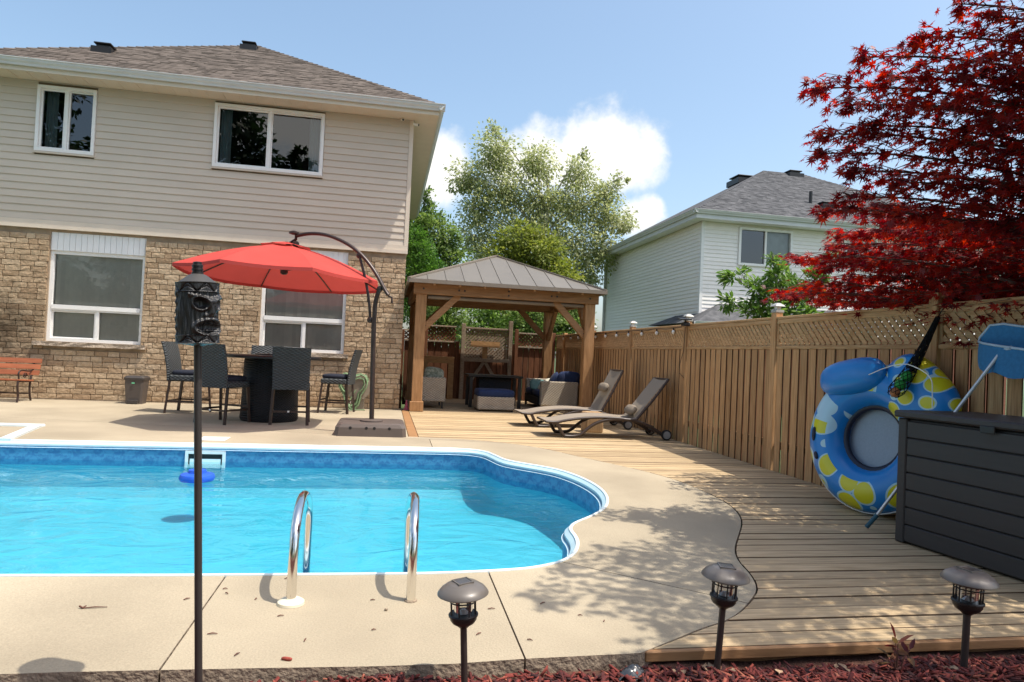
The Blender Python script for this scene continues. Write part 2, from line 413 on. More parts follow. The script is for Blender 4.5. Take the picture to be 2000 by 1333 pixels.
leafmat('leaf_bright', [(.03,.085,.016), (.075,.17,.03), (.14,.26,.05)], .35, .55, 1.0)
leafmat('leaf_dark', [(.010,.022,.010), (.02,.042,.014), (.035,.065,.02)], .25, .5, .6)
leafmat('leaf_shrub', [(.045,.10,.02), (.11,.20,.04), (.22,.32,.08)], .4, .45, 1.5)
leafmat('leaf_maple', [(.05,.010,.018), (.15,.012,.016), (.30,.022,.02), (.50,.055,.032)], .48, .42, 1.6)
leafmat('leaf_sapling', [(.05,.03,.035), (.13,.02,.02), (.16,.12,.05)], .3, .4, 8)
def brick_mat():
    m, N, L, P = nodes('brick'); P.inputs['Roughness'].default_value = .9; P.inputs['Specular IOR Level'].default_value = .2
    ge = N.new('ShaderNodeNewGeometry'); oi = N.new('ShaderNodeObjectInfo')
    f = mth(N, L, 'FRACT', mth(N, L, 'ADD', ge.outputs['Random Per Island'], mth(N, L, 'MULTIPLY', oi.outputs['Random'], 7.3)))
    rp = N.new('ShaderNodeValToRGB'); e = rp.color_ramp.elements
    for i, (p, c) in enumerate(((0, (.335,.23,.14)), (.3, (.40,.285,.18)), (.6, (.45,.33,.21)), (1, (.50,.38,.255)))):
        if i > 1: e.new(p)
    for i, (p, c) in enumerate(((0, (.335,.23,.14)), (.3, (.40,.285,.18)), (.6, (.45,.33,.21)), (1, (.50,.38,.255)))): e[i].position = p; e[i].color = c+(1,)
    L.new(f, rp.inputs['Fac'])
    # face grain and a soot stain with its own outline on the wall at the bench
    nz = N.new('ShaderNodeTexNoise'); nz.inputs['Scale'].default_value = 22; nz.inputs['Detail'].default_value = 6; L.new(ge.outputs['Position'], nz.inputs['Vector'])
    mr = N.new('ShaderNodeMapRange'); mr.inputs['From Min'].default_value = .3; mr.inputs['From Max'].default_value = .7; mr.inputs['To Min'].default_value = .84; mr.inputs['To Max'].default_value = 1.13; L.new(nz.outputs['Fac'], mr.inputs['Value'])
    vm = N.new('ShaderNodeVectorMath'); vm.operation = 'SCALE'; L.new(rp.outputs[0], vm.inputs[0]); L.new(mr.outputs[0], vm.inputs['Scale'])
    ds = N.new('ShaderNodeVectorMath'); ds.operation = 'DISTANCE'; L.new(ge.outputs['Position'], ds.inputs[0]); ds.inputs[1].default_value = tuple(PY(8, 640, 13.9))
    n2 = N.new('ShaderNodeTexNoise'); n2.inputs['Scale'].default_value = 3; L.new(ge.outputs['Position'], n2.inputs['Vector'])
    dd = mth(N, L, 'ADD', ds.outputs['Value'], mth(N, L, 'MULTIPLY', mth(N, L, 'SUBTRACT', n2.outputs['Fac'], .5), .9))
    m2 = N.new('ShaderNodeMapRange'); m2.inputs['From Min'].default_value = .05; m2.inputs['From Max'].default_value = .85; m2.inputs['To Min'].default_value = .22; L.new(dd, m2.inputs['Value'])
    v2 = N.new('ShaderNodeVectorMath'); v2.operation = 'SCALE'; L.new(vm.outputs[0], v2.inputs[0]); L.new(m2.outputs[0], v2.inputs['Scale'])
    L.new(v2.outputs[0], P.inputs['Base Color'])
    bp = N.new('ShaderNodeBump'); bp.inputs['Strength'].default_value = .9; bp.inputs['Distance'].default_value = .02; L.new(nz.outputs['Fac'], bp.inputs['Height']); L.new(bp.outputs[0], P.inputs['Normal'])
brick_mat()
def liner_mat():
    m, N, L, P = nodes('liner'); P.inputs['Roughness'].default_value = .5
    uv = N.new('ShaderNodeTexCoord'); sp = N.new('ShaderNodeSeparateXYZ'); L.new(uv.outputs['UV'], sp.inputs[0])
    # printed border along the top: scrolls with a flower every 0.22 m
    k = 2*math.pi/.22
    a = mth(N, L, 'SINE', mth(N, L, 'MULTIPLY', sp.outputs[0], k)); b = mth(N, L, 'SINE', mth(N, L, 'MULTIPLY', sp.outputs[1], 2*math.pi/.16))
    nz = N.new('ShaderNodeTexNoise'); nz.inputs['Scale'].default_value = 30; L.new(uv.outputs['UV'], nz.inputs['Vector'])
    v = mth(N, L, 'ADD', mth(N, L, 'MULTIPLY', mth(N, L, 'MULTIPLY', a, b), .38), mth(N, L, 'MULTIPLY', nz.outputs['Fac'], 2.2))
    rp = N.new('ShaderNodeValToRGB'); e = rp.color_ramp.elements; e[0].position = .55; e[0].color = (.025,.15,.33,1); e[1].position = 1.0; e[1].color = (.05,.24,.43,1)
    L.new(mth(N, L, 'MULTIPLY', v, .75), rp.inputs['Fac'])
    g = mth(N, L, 'GREATER_THAN', sp.outputs[1], -.26)
    n2 = N.new('ShaderNodeTexNoise'); n2.inputs['Scale'].default_value = 5; L.new(uv.outputs['Object'], n2.inputs['Vector'])
    r2 = N.new('ShaderNodeValToRGB'); r2.color_ramp.elements[0].color = (.055,.38,.51,1); r2.color_ramp.elements[1].color = (.08,.45,.575,1); L.new(n2.outputs['Fac'], r2.inputs['Fac'])
    mx = N.new('ShaderNodeMix'); mx.data_type = 'RGBA'; L.new(g, mx.inputs['Factor']); L.new(r2.outputs[0], mx.inputs['A']); L.new(rp.outputs[0], mx.inputs['B'])
    L.new(mx.outputs['Result'], P.inputs['Base Color'])
liner_mat()
def water_mat():
    m, N, L, P = nodes('water')
    t = N.new('ShaderNodeBsdfTransparent'); t.inputs[0].default_value = (.82,.97,.99,1)
    g = N.new('ShaderNodeBsdfGlossy'); g.inputs['Roughness'].default_value = .02
    tc = N.new('ShaderNodeTexCoord'); mp = N.new('ShaderNodeMapping'); mp.inputs['Scale'].default_value = (1,1.5,1); mp.inputs['Rotation'].default_value = (0,0,.35); L.new(tc.outputs['Object'], mp.inputs['Vector'])
    nz = N.new('ShaderNodeTexNoise'); nz.inputs['Scale'].default_value = 2.2; nz.inputs['Detail'].default_value = 4.5; nz.inputs['Distortion'].default_value = 1.1; L.new(mp.outputs[0], nz.inputs['Vector'])
    bp = N.new('ShaderNodeBump'); bp.inputs['Strength'].default_value = .33; bp.inputs['Distance'].default_value = .08; L.new(nz.outputs['Fac'], bp.inputs['Height'])
    fr = N.new('ShaderNodeFresnel'); fr.inputs['IOR'].default_value = 1.33
    L.new(bp.outputs[0], fr.inputs['Normal']); L.new(bp.outputs[0], g.inputs['Normal'])
    mx = N.new('ShaderNodeMixShader'); L.new(fr.outputs[0], mx.inputs[0]); L.new(t.outputs[0], mx.inputs[1]); L.new(g.outputs[0], mx.inputs[2])
    L.new(mx.outputs[0], N['Material Output'].inputs['Surface'])
water_mat()

# ================================================================== GROUND
# (laid after the pool outline is known, with a hole where the pool is dug)

# ------------------------------------------------------------------ pool outline on the ground
def smooth_closed(pts, it=2):
    for _ in range(it):
        q = []
        for i in range(len(pts)):
            a = pts[i]; b = pts[(i+1)%len(pts)]
            q += [(a[0]*.75+b[0]*.25, a[1]*.75+b[1]*.25), (a[0]*.25+b[0]*.75, a[1]*.25+b[1]*.75)]
        pts = q
    return pts
near = [(840,1123),(988,1116.5),(1047,1111),(1099,1099),(1125,1084),(1133,1065),(1129,1050),(1117,1036),(1119,1027),(1130,1020),(1154,1011),(1184,995),(1191,978.6),(1184,962),(1165,947),(1136,932.5),(1099,919.5),(1062,912),(1017.5,904.7),(988,899),(969,890),(951,882.5),(914,877.5),(840,875.5)]
pool = [(PZ(*p).x, PZ(*p).y) for p in near]
f0 = PZ(20,860); n0 = PZ(0,1127)
sl_ = (f0.y-pool[-1][1])/(f0.x-pool[-1][0])
pool = pool + [(-1.0, pool[-1][1]+(-1.0-pool[-1][0])*sl_), (-2.6, pool[-1][1]+(-2.6-pool[-1][0])*sl_), (f0.x, f0.y), (-6.3, f0.y+.03), (-6.8, 8.0), (-6.8, 4.4), (-6.3, n0.y+.02), (-4.0, n0.y+.02), (n0.x, n0.y), (-1.0, PZ(300,1127).y)]
# keep straight runs straight: double the points of long spans before rounding
def densify(p, d=.35):
    o = []
    for i in range(len(p)):
        a = p[i]; b = p[(i+1)%len(p)]; n = max(1, int(math.dist(a, b)/d))
        for k in range(n): o.append((a[0]+(b[0]-a[0])*k/n, a[1]+(b[1]-a[1])*k/n))
    return o
POOL = smooth_closed(densify(pool), 2)
def inset(poly, d):
    n = len(poly); o = []
    for i in range(n):
        a = poly[i-1]; b = poly[(i+1)%n]; tx, ty = b[0]-a[0], b[1]-a[1]; l = math.hypot(tx, ty) or 1
        o.append((poly[i][0]-ty/l*d, poly[i][1]+tx/l*d))
    return o
# orientation: make counter-clockwise so that inset(+) moves inward
area = sum(POOL[i-1][0]*POOL[i][1]-POOL[i][0]*POOL[i-1][1] for i in range(len(POOL)))
if area < 0: POOL.reverse()
WZ = -.20
def ring_walls(mb, a, za, b, zb):
    n = len(a); vs = [(p[0],p[1],za) for p in a]+[(p[0],p[1],zb) for p in b]
    mb.add(vs, [(i, (i+1)%n, n+(i+1)%n, n+i) for i in range(n)])
def fill_poly(poly, hole=None, z=0.0):
    cu = bpy.data.curves.new('t', 'CURVE'); cu.dimensions = '2D'; cu.fill_mode = 'BOTH'
    for p in [poly]+([hole] if hole else []):
        sp = cu.splines.new('POLY'); sp.points.add(len(p)-1); sp.use_cyclic_u = True
        for i, q in enumerate(p): sp.points[i].co = (q[0], q[1], 0, 1)
    ob = bpy.data.objects.new('t', cu); C.objects.link(ob); bpy.context.view_layer.update()
    me = bpy.data.meshes.new_from_object(ob.evaluated_get(bpy.context.evaluated_depsgraph_get()))
    bpy.data.objects.remove(ob)
    me.transform(Matrix.Translation((0,0,z))); return me

gme = fill_poly([(-600,-600),(600,-600),(600,900),(-600,900)], inset(POOL, -.02), -.34); gme.materials.append(MATS['grass'])
go = bpy.data.objects.new('ground', gme); C.objects.link(go); tag(go, kind='structure')
swim = thing('swimming_pool', 'free form blue vinyl swimming pool set in the concrete patio', 'swimming pool', (-2,6,0))
cop = MB(); IN1 = inset(POOL, .007); IN2 = inset(POOL, .024)
ring_walls(cop, POOL, -.05, POOL, .006); ring_walls(cop, POOL, .006, IN1, .012); ring_walls(cop, IN1, .012, IN2, .004); ring_walls(cop, IN2, .004, IN2, -.035)
cop.build('coping', MATS['pool_white'], swim, smooth=40)
cp2 = MB(); ring_walls(cp2, inset(POOL, .026), -.004, inset(POOL, .055), -.030); ring_walls(cp2, inset(POOL, .055), -.030, inset(POOL, .055), -.062); ring_walls(cp2, inset(POOL, .055), -.062, inset(POOL, .075), -.066)
cp2.build('coping_lip', MATS['coping'], swim, smooth=40)
lw = MB(); LA = inset(POOL, .062); LB = inset(POOL, .075); LCv = inset(POOL, .32)
ring_walls(lw, LA, -.05, LA, -.34); ring_walls(lw, LA, -.34, LB, -.50); ring_walls(lw, LB, -.50, inset(POOL, .15), -.60); ring_walls(lw, inset(POOL, .15), -.60, LCv, -.65)
lo = lw.build('liner', MATS['liner'], swim, smooth=50)
per = [0]
for i in range(1, len(LA)): per.append(per[-1]+math.dist(LA[i], LA[i-1]))
ul = lo.data.uv_layers.new(name='UVMap'); nL = len(LA)
for pl in lo.data.polygons:
    idx = [lo.data.loops[l].vertex_index % nL for l in pl.loop_indices]
    wrap = max(idx)-min(idx) > nL//2
    for l in pl.loop_indices:
        vi = lo.data.loops[l].vertex_index; k = vi % nL
        u = per[k] + (per[-1]+.05 if wrap and k < nL//2 else 0)
        ul.data[l].uv = (u, lo.data.vertices[vi].co.z)
me = fill_poly(inset(POOL, .32), None, -.65); me.transform(Matrix.Translation((2,-6,0))); me.materials.append(MATS['liner'])
fo = bpy.data.objects.new('pool_floor', me); C.objects.link(fo); fo.parent = swim
while fo.data.uv_layers: fo.data.uv_layers.remove(fo.data.uv_layers[0])
uvl = fo.data.uv_layers.new(name='UVMap')
for l in range(len(fo.data.loops)): uvl.data[l].uv = (0, -1.2)
me = fill_poly(inset(POOL, .0615), None, WZ); me.materials.append(MATS['water'])
wo = bpy.data.objects.new('pool_water', me); C.objects.link(wo); tag(wo, kind='structure')
# moulded white step unit let into the far side at the left
sx1 = PZ(84,834).x; stp = MB(); ys0 = f0.y+.03; ys1 = PZ(60,832).y
xs0 = -6.2; rim = .11
stp.cbox(xs0, sx1, ys1-rim, ys1, -.05, .03, .012); stp.cbox(xs0, xs0+rim, ys0, ys1-rim, -.05, .03, .012)
stp.add([(sx1-rim, ys1-rim, .03), (sx1, ys1-rim, .03), (f0.x+.02, ys0-.06, .022), (f0.x-.10, ys0-.06, .022), (sx1-rim, ys1-rim, -.3), (sx1, ys1-rim, -.3), (f0.x+.02, ys0-.06, -.3), (f0.x-.10, ys0-.06, -.3)], [(0,3,2,1),(0,4,7,3),(1,2,6,5),(3,7,6,2)])
stp.build('step_unit', MATS['pool_white'], swim, smooth=30)
st2 = MB(); st2.box(xs0+rim+.002, sx1-rim-.03, ys0+.35, ys1-rim-.002, -.32, -.115); st2.box(xs0+rim+.002, f0.x-.12, ys0-.05, ys0+.347, -.6, -.32)
st2.build('step_tread', MATS['pool_step'], swim)

# ------------------------------------------------------------------ patio slab round the pool, cut into pours by its joints
right = [(1250,1276),(1332,1243),(1376,1224.5),(1417,1213),(1446,1195),(1468,1169),(1478,1154),(1474,1136),(1461,1117),(1446,1102.5),(1435,1084),(1435,1065.5),(1442.6,1043),(1448,1025),(1446,1010),(1431.5,991.6),(1409,977),(1372,958),(1320.6,938),(1265,922),(1210,909.5),(1136,893.6),(1062,876),(1006,867.7),(951,862),(895,857.5),(851,855.5)]
RB = [(PZ(*p).x, PZ(*p).y) for p in right]
YH = 13.94; XH = .33
frontpx = [(0,1316),(400,1307),(840,1300),(1025,1287)]
front = [(-8.2, PZ(0,1316).y)]+[(PZ(*p).x, PZ(*p).y) for p in frontpx]
def chaikin(p, it=2):
    for _ in range(it):
        q = [p[0]]
        for a, b in zip(p[:-1], p[1:]): q += [(a[0]*.75+b[0]*.25, a[1]*.75+b[1]*.25), (a[0]*.25+b[0]*.75, a[1]*.25+b[1]*.75)]
        p = q+[p[-1]]
    return p
RBs = chaikin(RB, 2)
XD = PZ(797,853).x
outer = chaikin(front, 1)+RBs+[(XD, RBs[-1][1]+.06), (XD, YH+.3), (-8.2, YH+.3)]
STEPHOLE = None
me = fill_poly(outer, POOL, 0.0)
bm = bmesh.new(); bm.from_mesh(me)
patio = thing('patio', None, None, (0,6,0), kind='structure')
def half(bmx, a, b, side, gap=.004):
    # keep the side of the line a-b (side +1: left of a->b)
    o = bmx.copy(); d = Vector((b[0]-a[0], b[1]-a[1], 0)).normalized(); n = Vector((-d.y, d.x, 0))*side
    bmesh.ops.bisect_plane(o, geom=o.verts[:]+o.edges[:]+o.faces[:], plane_co=Vector((a[0],a[1],0))+n*gap, plane_no=n, clear_inner=True)
    return o
def g2(x, y): p = PZ(x, y); return (p.x, p.y)
J3 = (g2(1112,1101), g2(1400,1165)); J1 = (g2(440,1127), g2(318,1300)); J2 = (g2(955,1120), g2(1025,1285)); J4 = (g2(845,875), g2(836,850)); J5 = (g2(0,814), g2(640,848))
stepcut = (sx1, ys0, ys1)
nearh = half(bm, *J3, -1); farh = half(bm, *J3, 1)
pieces = []
a_ = half(nearh, *J1, -1); pieces.append(a_)
b_ = half(half(nearh, *J1, 1), *J2, 1); pieces.append(b_)
pieces.append(half(half(nearh, *J1, 1), *J2, -1))
back = half(farh, *J5, 1); pieces.append(back)
frontstrip = half(farh, *J5, -1)
pieces.append(half(frontstrip, *J4, 1)); pieces.append(half(frontstrip, *J4, -1))
for k, pb in enumerate(pieces):
    if not pb.faces: continue
    r = bmesh.ops.extrude_face_region(pb, geom=pb.faces[:])
    bmesh.ops.translate(pb, vec=(0,0,-.115), verts=[v for v in r['geom'] if isinstance(v, bmesh.types.BMVert)])
    bmesh.ops.recalc_face_normals(pb, faces=pb.faces[:])
    m2 = bpy.data.meshes.new('concrete_slab'); pb.to_mesh(m2); m2.transform(Matrix.Translation((0,-6,0)))
    m2.materials.append(MATS['concrete']); m2.materials.append(MATS['slab_edge'])
    for p in m2.polygons:
        if abs(p.normal.z) < .5: p.material_index = 1
    o = bpy.data.objects.new('concrete_slab', m2); C.objects.link(o); o.parent = patio
ft = MB(); FR = chaikin(front, 1)
for a, b in zip(FR[:-1], FR[1:]): ft.add([(a[0],a[1]+.05,-.116),(b[0],b[1]+.05,-.116),(b[0],b[1]+.05,-.36),(a[0],a[1]+.05,-.36)], [(0,1,2,3)])
ft.build('footing', MATS['slab_edge'], patio)

# ------------------------------------------------------------------ wooden deck: every board its own piece, cut along the curved slab
deck = thing('wooden_deck', None, None, (2.5,9,0), kind='structure')
YD0 = PZ(1420,1262).y; YD1 = 17.75; XF = 4.5
RBm = sorted(RBs, key=lambda p: p[1])
def xslab(y):
    # right-most slab edge at this depth
    if y > RBs[-1][1]: return XD
    best = None
    for a, b in zip(RBs[:-1], RBs[1:]):
        if (a[1]-y)*(b[1]-y) <= 0 and a[1] != b[1]:
            x = a[0]+(b[0]-a[0])*(y-a[1])/(b[1]-a[1]); best = x if best is None else max(best, x)
    return best if best is not None else RBs[0][0]
BW = .139; y = YD0; kb = 0
while y < YD1:
    y0, y1 = y+.0, y+BW-.008
    xr = XF-.012 if y > 2.9 else 4.7
    xl = [max(xslab(yy), -9)+.012 for yy in (y0, (y0+y1)/2, y1)]
    if y > RBs[-1][1]: xl = [XD+.15]*3
    z = random.uniform(-.004, .002)
    poly = [(xl[0], y0), (xr, y0), (xr, y1), (xl[2], y1), (xl[1], (y0+y1)/2)]
    b = MB(); c = .003
    n = 5
    vs = [(p[0], p[1], z-.03) for p in poly]+[(p[0], p[1], z-c) for p in poly]+[(poly[0][0], y0+c, z), (poly[1][0], y0+c, z), (poly[2][0], y1-c, z), (poly[3][0], y1-c, z), (poly[4][0], poly[4][1], z)]
    fs = [tuple(range(4,-1,-1)), tuple(range(10,15))]
    for r_ in (0, 5): fs += [(r_+i, r_+(i+1)%5, r_+5+(i+1)%5, r_+5+i) for i in range(5)]
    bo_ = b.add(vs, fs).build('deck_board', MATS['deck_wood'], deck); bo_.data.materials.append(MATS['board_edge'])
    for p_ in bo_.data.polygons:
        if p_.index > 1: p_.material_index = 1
    y += BW; kb += 1
MB().cbox(XD+.008, XD+.142, RBs[-1][1]+.07, 13.9, -.03, .001, .004).build('border_board', MATS['gazebo_beam'], deck)
MB().cbox(RBs[0][0]+.03, 4.7, YD0-.028, YD0-.002, -.045, -.002, .004).build('nosing_board', MATS['gazebo_beam'], deck)
MB().box(RBs[0][0]+.02, 4.7, YD0+.035, YD0+.075, -.34, -.06).build('fascia_board', MATS['gazebo_beam'], deck)

# ------------------------------------------------------------------ mulch bed along the near edge
def mulch_z(x, y):
    e = max(0, min(1, (x-.9)/.6)); base = -.06*(1-e) + -.075*e
    return base + .28*max(0, min(.3, 2.62-y))*(.35+.65*e) + .008*math.sin(x*5.1+y*3)+.006*math.sin(x*11-y*7)
mb_ = MB().grid(lambda u, v: (-8+13*u, -.8+3.62*v, mulch_z(-8+13*u, -.8+3.62*v)), 90, 24)
mb_.build('mulch_bed', MATS['soil'], kind='structure', smooth=60)
def mulch_mat():
    m, N, L, P = nodes('mulch_chip'); P.inputs['Roughness'].default_value = .9
    ge = N.new('ShaderNodeNewGeometry'); rp = N.new('ShaderNodeValToRGB'); e = rp.color_ramp.elements
    e[0].color = (.03,.008,.008,1); e[1].color = (.36,.12,.07,1); q = e.new(.5); q.color = (.13,.018,.014,1); q = e.new(.85); q.color = (.21,.038,.025,1)
    L.new(ge.outputs['Random Per Island'], rp.inputs['Fac']); L.new(rp.outputs[0], P.inputs['Base Color'])
mulch_mat()
n = 11000
cx = rng.uniform(-1.6, 4.2, n); cy = 2.78-np.abs(rng.normal(0, .42, n)); 
keep = (cy < 2.64+.0*cx); cx = cx[keep]; cy = cy[keep]; n = len(cx)
cz = np.array([mulch_z(a, b) for a, b in zip(cx, cy)])+rng.uniform(0, .022, n)
ln = rng.uniform(.012, .04, n); wd = rng.uniform(.003, .008, n); th = rng.uniform(0, math.pi, n); ti = rng.normal(0, .35, n)
dx = np.stack([np.cos(th)*np.cos(ti), np.sin(th)*np.cos(ti), np.sin(ti)], 1); sd = np.stack([-np.sin(th), np.cos(th), rng.normal(0, .3, n)], 1)
nn = np.cross(dx, sd); P0 = np.stack([cx, cy, cz], 1)
V = np.stack([P0-dx*ln[:,None]-sd*wd[:,None], P0+dx*ln[:,None]*.8-sd*wd[:,None], P0+dx*ln[:,None]+sd*wd[:,None]*.6, P0-dx*ln[:,None]*.8+sd*wd[:,None]], 1)
V2 = V+nn[:,None,:]*.005
VV = np.concatenate([V, V2], 1).reshape(-1, 3)
base = np.arange(n)[:,None]*8
F = np.concatenate([base+np.array(q)[None] for q in ((3,2,1,0),(4,5,6,7),(0,1,5,4),(1,2,6,5),(2,3,7,6),(3,0,4,7))], 0)
o = bpy.data.objects.new('mulch', quads_mesh('mulch', VV, F, MATS['mulch_chip'])); C.objects.link(o)
tag(o, 'shredded red brown bark mulch along the patio and deck', 'mulch', kind='stuff')

# ================================================================== HOUSE
def siding(root, x0, x1, z0, z1, exp, holes, yw, matn, axis='x', out=-1, name='siding_plank'):
    # lapped planks: each course stands proud at its lower edge. holes: (x0,x1,z0,z1)
    z = z0
    while z < z1-.01:
        zt = min(z+exp, z1)
        cuts = [(h[0], h[1]) for h in holes if h[2] < zt-.005 and h[3] > z+.005]
        segs = [(x0, x1)]
        for c0, c1 in cuts:
            ns = []
            for s0, s1 in segs:
                if c1 <= s0 or c0 >= s1: ns.append((s0, s1)); continue
                if c0 > s0: ns.append((s0, c0))
                if c1 < s1: ns.append((c1, s1))
            segs = ns
        for s0, s1 in segs:
            if s1-s0 < .02: continue
            pr = [(0, z), (.020*out, z), (.020*out, z+.012), (.004*out, zt), (0, zt)]
            vs = []
            for s in (s0, s1):
                for d, zz in pr: vs.append((s, yw+d, zz) if axis == 'x' else (yw+d, s, zz))
            m_ = MB().add(vs, [(4,3,2,1,0), (5,6,7,8,9)]+[(i, (i+1)%5, 5+(i+1)%5, 5+i) for i in range(5)])
            m_.build(name, MATS[matn], root)
        z += exp
YB = YH            # face of the bricks
house = thing('brick_house', 'two storey tan brick house with beige siding upper floor and brown roof', 'house', (-3.5, 14, 0))
HX0, HX1 = -7.35, XH
WIN = dict(UL=(-6.53,-5.53,4.57,5.79), UR=(-3.45,-1.40,4.57,5.80))
LOW = dict(LL=(-6.19,-4.55,1.075,3.10), LR=(-2.43,-.82,1.075,3.10))
# bearing wall behind bricks and siding, with real openings
def wall_with_holes(mb, x0, x1, z0, z1, holes, y0, y1):
    xs = sorted({x0, x1, *[h[0] for h in holes], *[h[1] for h in holes]})
    for a, b in zip(xs[:-1], xs[1:]):
        zz = [(z0, z1)]
        for h in holes:
            if h[0] <= a+1e-6 and h[1] >= b-1e-6:
                nz = []
                for s0, s1 in zz:
                    if h[2] > s0: nz.append((s0, min(h[2], s1)))
                    if h[3] < s1: nz.append((max(h[3], s0), s1))
                zz = nz
        for s0, s1 in zz:
            if s1-s0 > 1e-4: mb.box(a, b, y0, y1, s0, s1)
w = MB(); wall_with_holes(w, HX0+.01, HX1-.02, -.2, 5.9, list(WIN.values())+[v[:3]+(3.1,) for v in LOW.values()], YB+.028, YB+.2)
w.box(HX1-.2, HX1-.02, YB+.2, 24, -.2, 5.9); w.box(HX0+.01, HX0+.2, YB+.2, 24, -.2, 5.9); w.box(HX0+.2, HX1-.2, 23.8, 24, -.2, 5.9)
w.build('wall', MATS['mortar'], house)
# bricks: rough split-face units in running courses
BH = .101; variants = []
def brick_mesh(L_, seed, H_=None):
    r = random.Random(seed); b = MB(); nx = max(2, int(L_/.07)); nz = 2; H_ = H_ or BH-.011
    vs = []; D = .03
    for j in range(nz+1):
        for i in range(nx+1):
            e = (i in (0, nx)) or (j in (0, nz))
            vs.append((L_*i/nx + (0 if i in (0, nx) else r.uniform(-.012, .012)), -(r.uniform(.004, .010) if e else r.uniform(.005, .014)), H_*j/nz + (r.uniform(-.006, .006) if 0 < j < nz else r.uniform(-.003, .003))))
    fs = [(j*(nx+1)+i, j*(nx+1)+i+1, (j+1)*(nx+1)+i+1, (j+1)*(nx+1)+i) for j in range(nz) for i in range(nx)]
    o = len(vs); vs += [(0,D,0),(L_,D,0),(L_,D,H_),(0,D,H_)]
    fs += [tuple([o+1, o]+[i for i in range(nx+1)][::1])] if False else []
    bot = [i for i in range(nx+1)]; top = [nz*(nx+1)+i for i in range(nx+1)]
    for i in range(nx): pass
    fs.append(tuple([o, o+1]+bot[::-1])); fs.append(tuple([o+2, o+3]+top))
    fs.append(tuple([o+3, o]+[0, (nx+1), 2*(nx+1)])); fs.append(tuple([o+1, o+2]+[2*(nx+1)+nx, (nx+1)+nx, nx]))
    b.add(vs, fs); return b
LENS = [.16, .2, .235, .27, .31]
bricks = []
z = .02; row = 0; rr = random.Random(3)
holes = [(a-.004, b+.004, c-(.085), d) for a, b, c, d in LOW.values()]
while z+BH < 3.14:
    x = HX0 - rr.uniform(0, .2)
    while x < HX1:
        L_ = rr.choice(LENS); x1 = min(x+L_, HX1); xa = max(x, HX0)
        seg = [(xa, x1)]
        for h in holes:
            if z+BH > h[2]+.012 and z < h[3]-.012:
                ns = []
                for s0, s1 in seg:
                    if h[1] <= s0 or h[0] >= s1: ns.append((s0, s1)); continue
                    if h[0]-s0 > .03: ns.append((s0, h[0]))
                    if s1-h[1] > .03: ns.append((h[1], s1))
                seg = ns
        for s0, s1 in seg:
            if s1-s0 > .035: bricks.append((s0, z, s1-s0-.012, rr.randrange(10**6)))
        x += L_
    z += BH; row += 1
order = sorted(bricks, key=lambda b: (b[0]+.2)**2+(YB)**2-0*b[1] - (1e3 if -7.0 < b[0] else 0) - 60*b[2])
first, rest = order[:300], order[300:]
cache = {}
for s0, z, l, sd in first:
    key = (round(l, 2), sd % 3)
    if key not in cache:
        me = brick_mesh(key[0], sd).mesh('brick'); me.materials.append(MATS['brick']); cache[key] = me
    inst('brick', cache[key], (s0, YB, z), house, scale=(l/key[0], 1, 1))
bb = MB()
for s0, z, l, sd in rest:
    q = brick_mesh(l, sd); bb.add([(v[0]+s0, v[1]+YB, v[2]+z) for v in q.v], q.f)
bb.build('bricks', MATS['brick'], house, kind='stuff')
MB().box(HX0, HX1+.01, YB-.03, YB+.02, -.12, .012).build('foundation_strip', MATS['slab_edge'], house)
# siding and trims
siding(house, HX0, HX1-.07, 3.30, 5.86, .134, [(a-.005, b+.005, c-.005, d+.005) for a, b, c, d in WIN.values()], YB, 'siding')
MB().box(HX0, HX1+.012, YB-.045, YB+.02, 3.145, 3.215).build('trim_board', MATS['trim_cream'], house)
MB().box(HX0, HX1+.012, YB-.028, YB+.02, 3.218, 3.298).build('trim_board', MATS['trim_cream'], house)
MB().box(HX1-.068, HX1+.014, YB-.026, YB+.06, 3.30, 5.86).build('corner_trim', MATS['trim_cream'], house)
side = MB().box(HX1-.018, HX1+.010, YB+.062, 24, 3.2, 5.86); side.build('side_siding', MATS['siding'], house)
# windows
def pane_mesh(x0, x1, z0, z1, y): return MB().add([(x0,y,z0),(x1,y,z0),(x1,y,z1),(x0,y,z1)], [(0,1,2,3)])
def frame_rect(mb, x0, x1, z0, z1, y0, y1, t):
    mb.box(x0, x1, y0, y1, z0, z0+t); mb.box(x0, x1, y0, y1, z1-t, z1); mb.box(x0, x0+t, y0, y1, z0+t, z1-t); mb.box(x1-t, x1, y0, y1, z0+t, z1-t)
def room(parent, x0, x1, z0, z1, y0, d=1.2):
    r = MB(); e = .05
    r.add([(x0-e,y0,z0-e),(x1+e,y0,z0-e),(x1+e,y0,z1+e),(x0-e,y0,z1+e),(x0-e,y0+d,z0-e),(x1+e,y0+d,z0-e),(x1+e,y0+d,z1+e),(x0-e,y0+d,z1+e)], [(4,5,6,7),(0,4,7,3),(1,2,6,5),(0,1,5,4),(3,7,6,2)])
    r.build('room', MATS['room_dark'], parent)
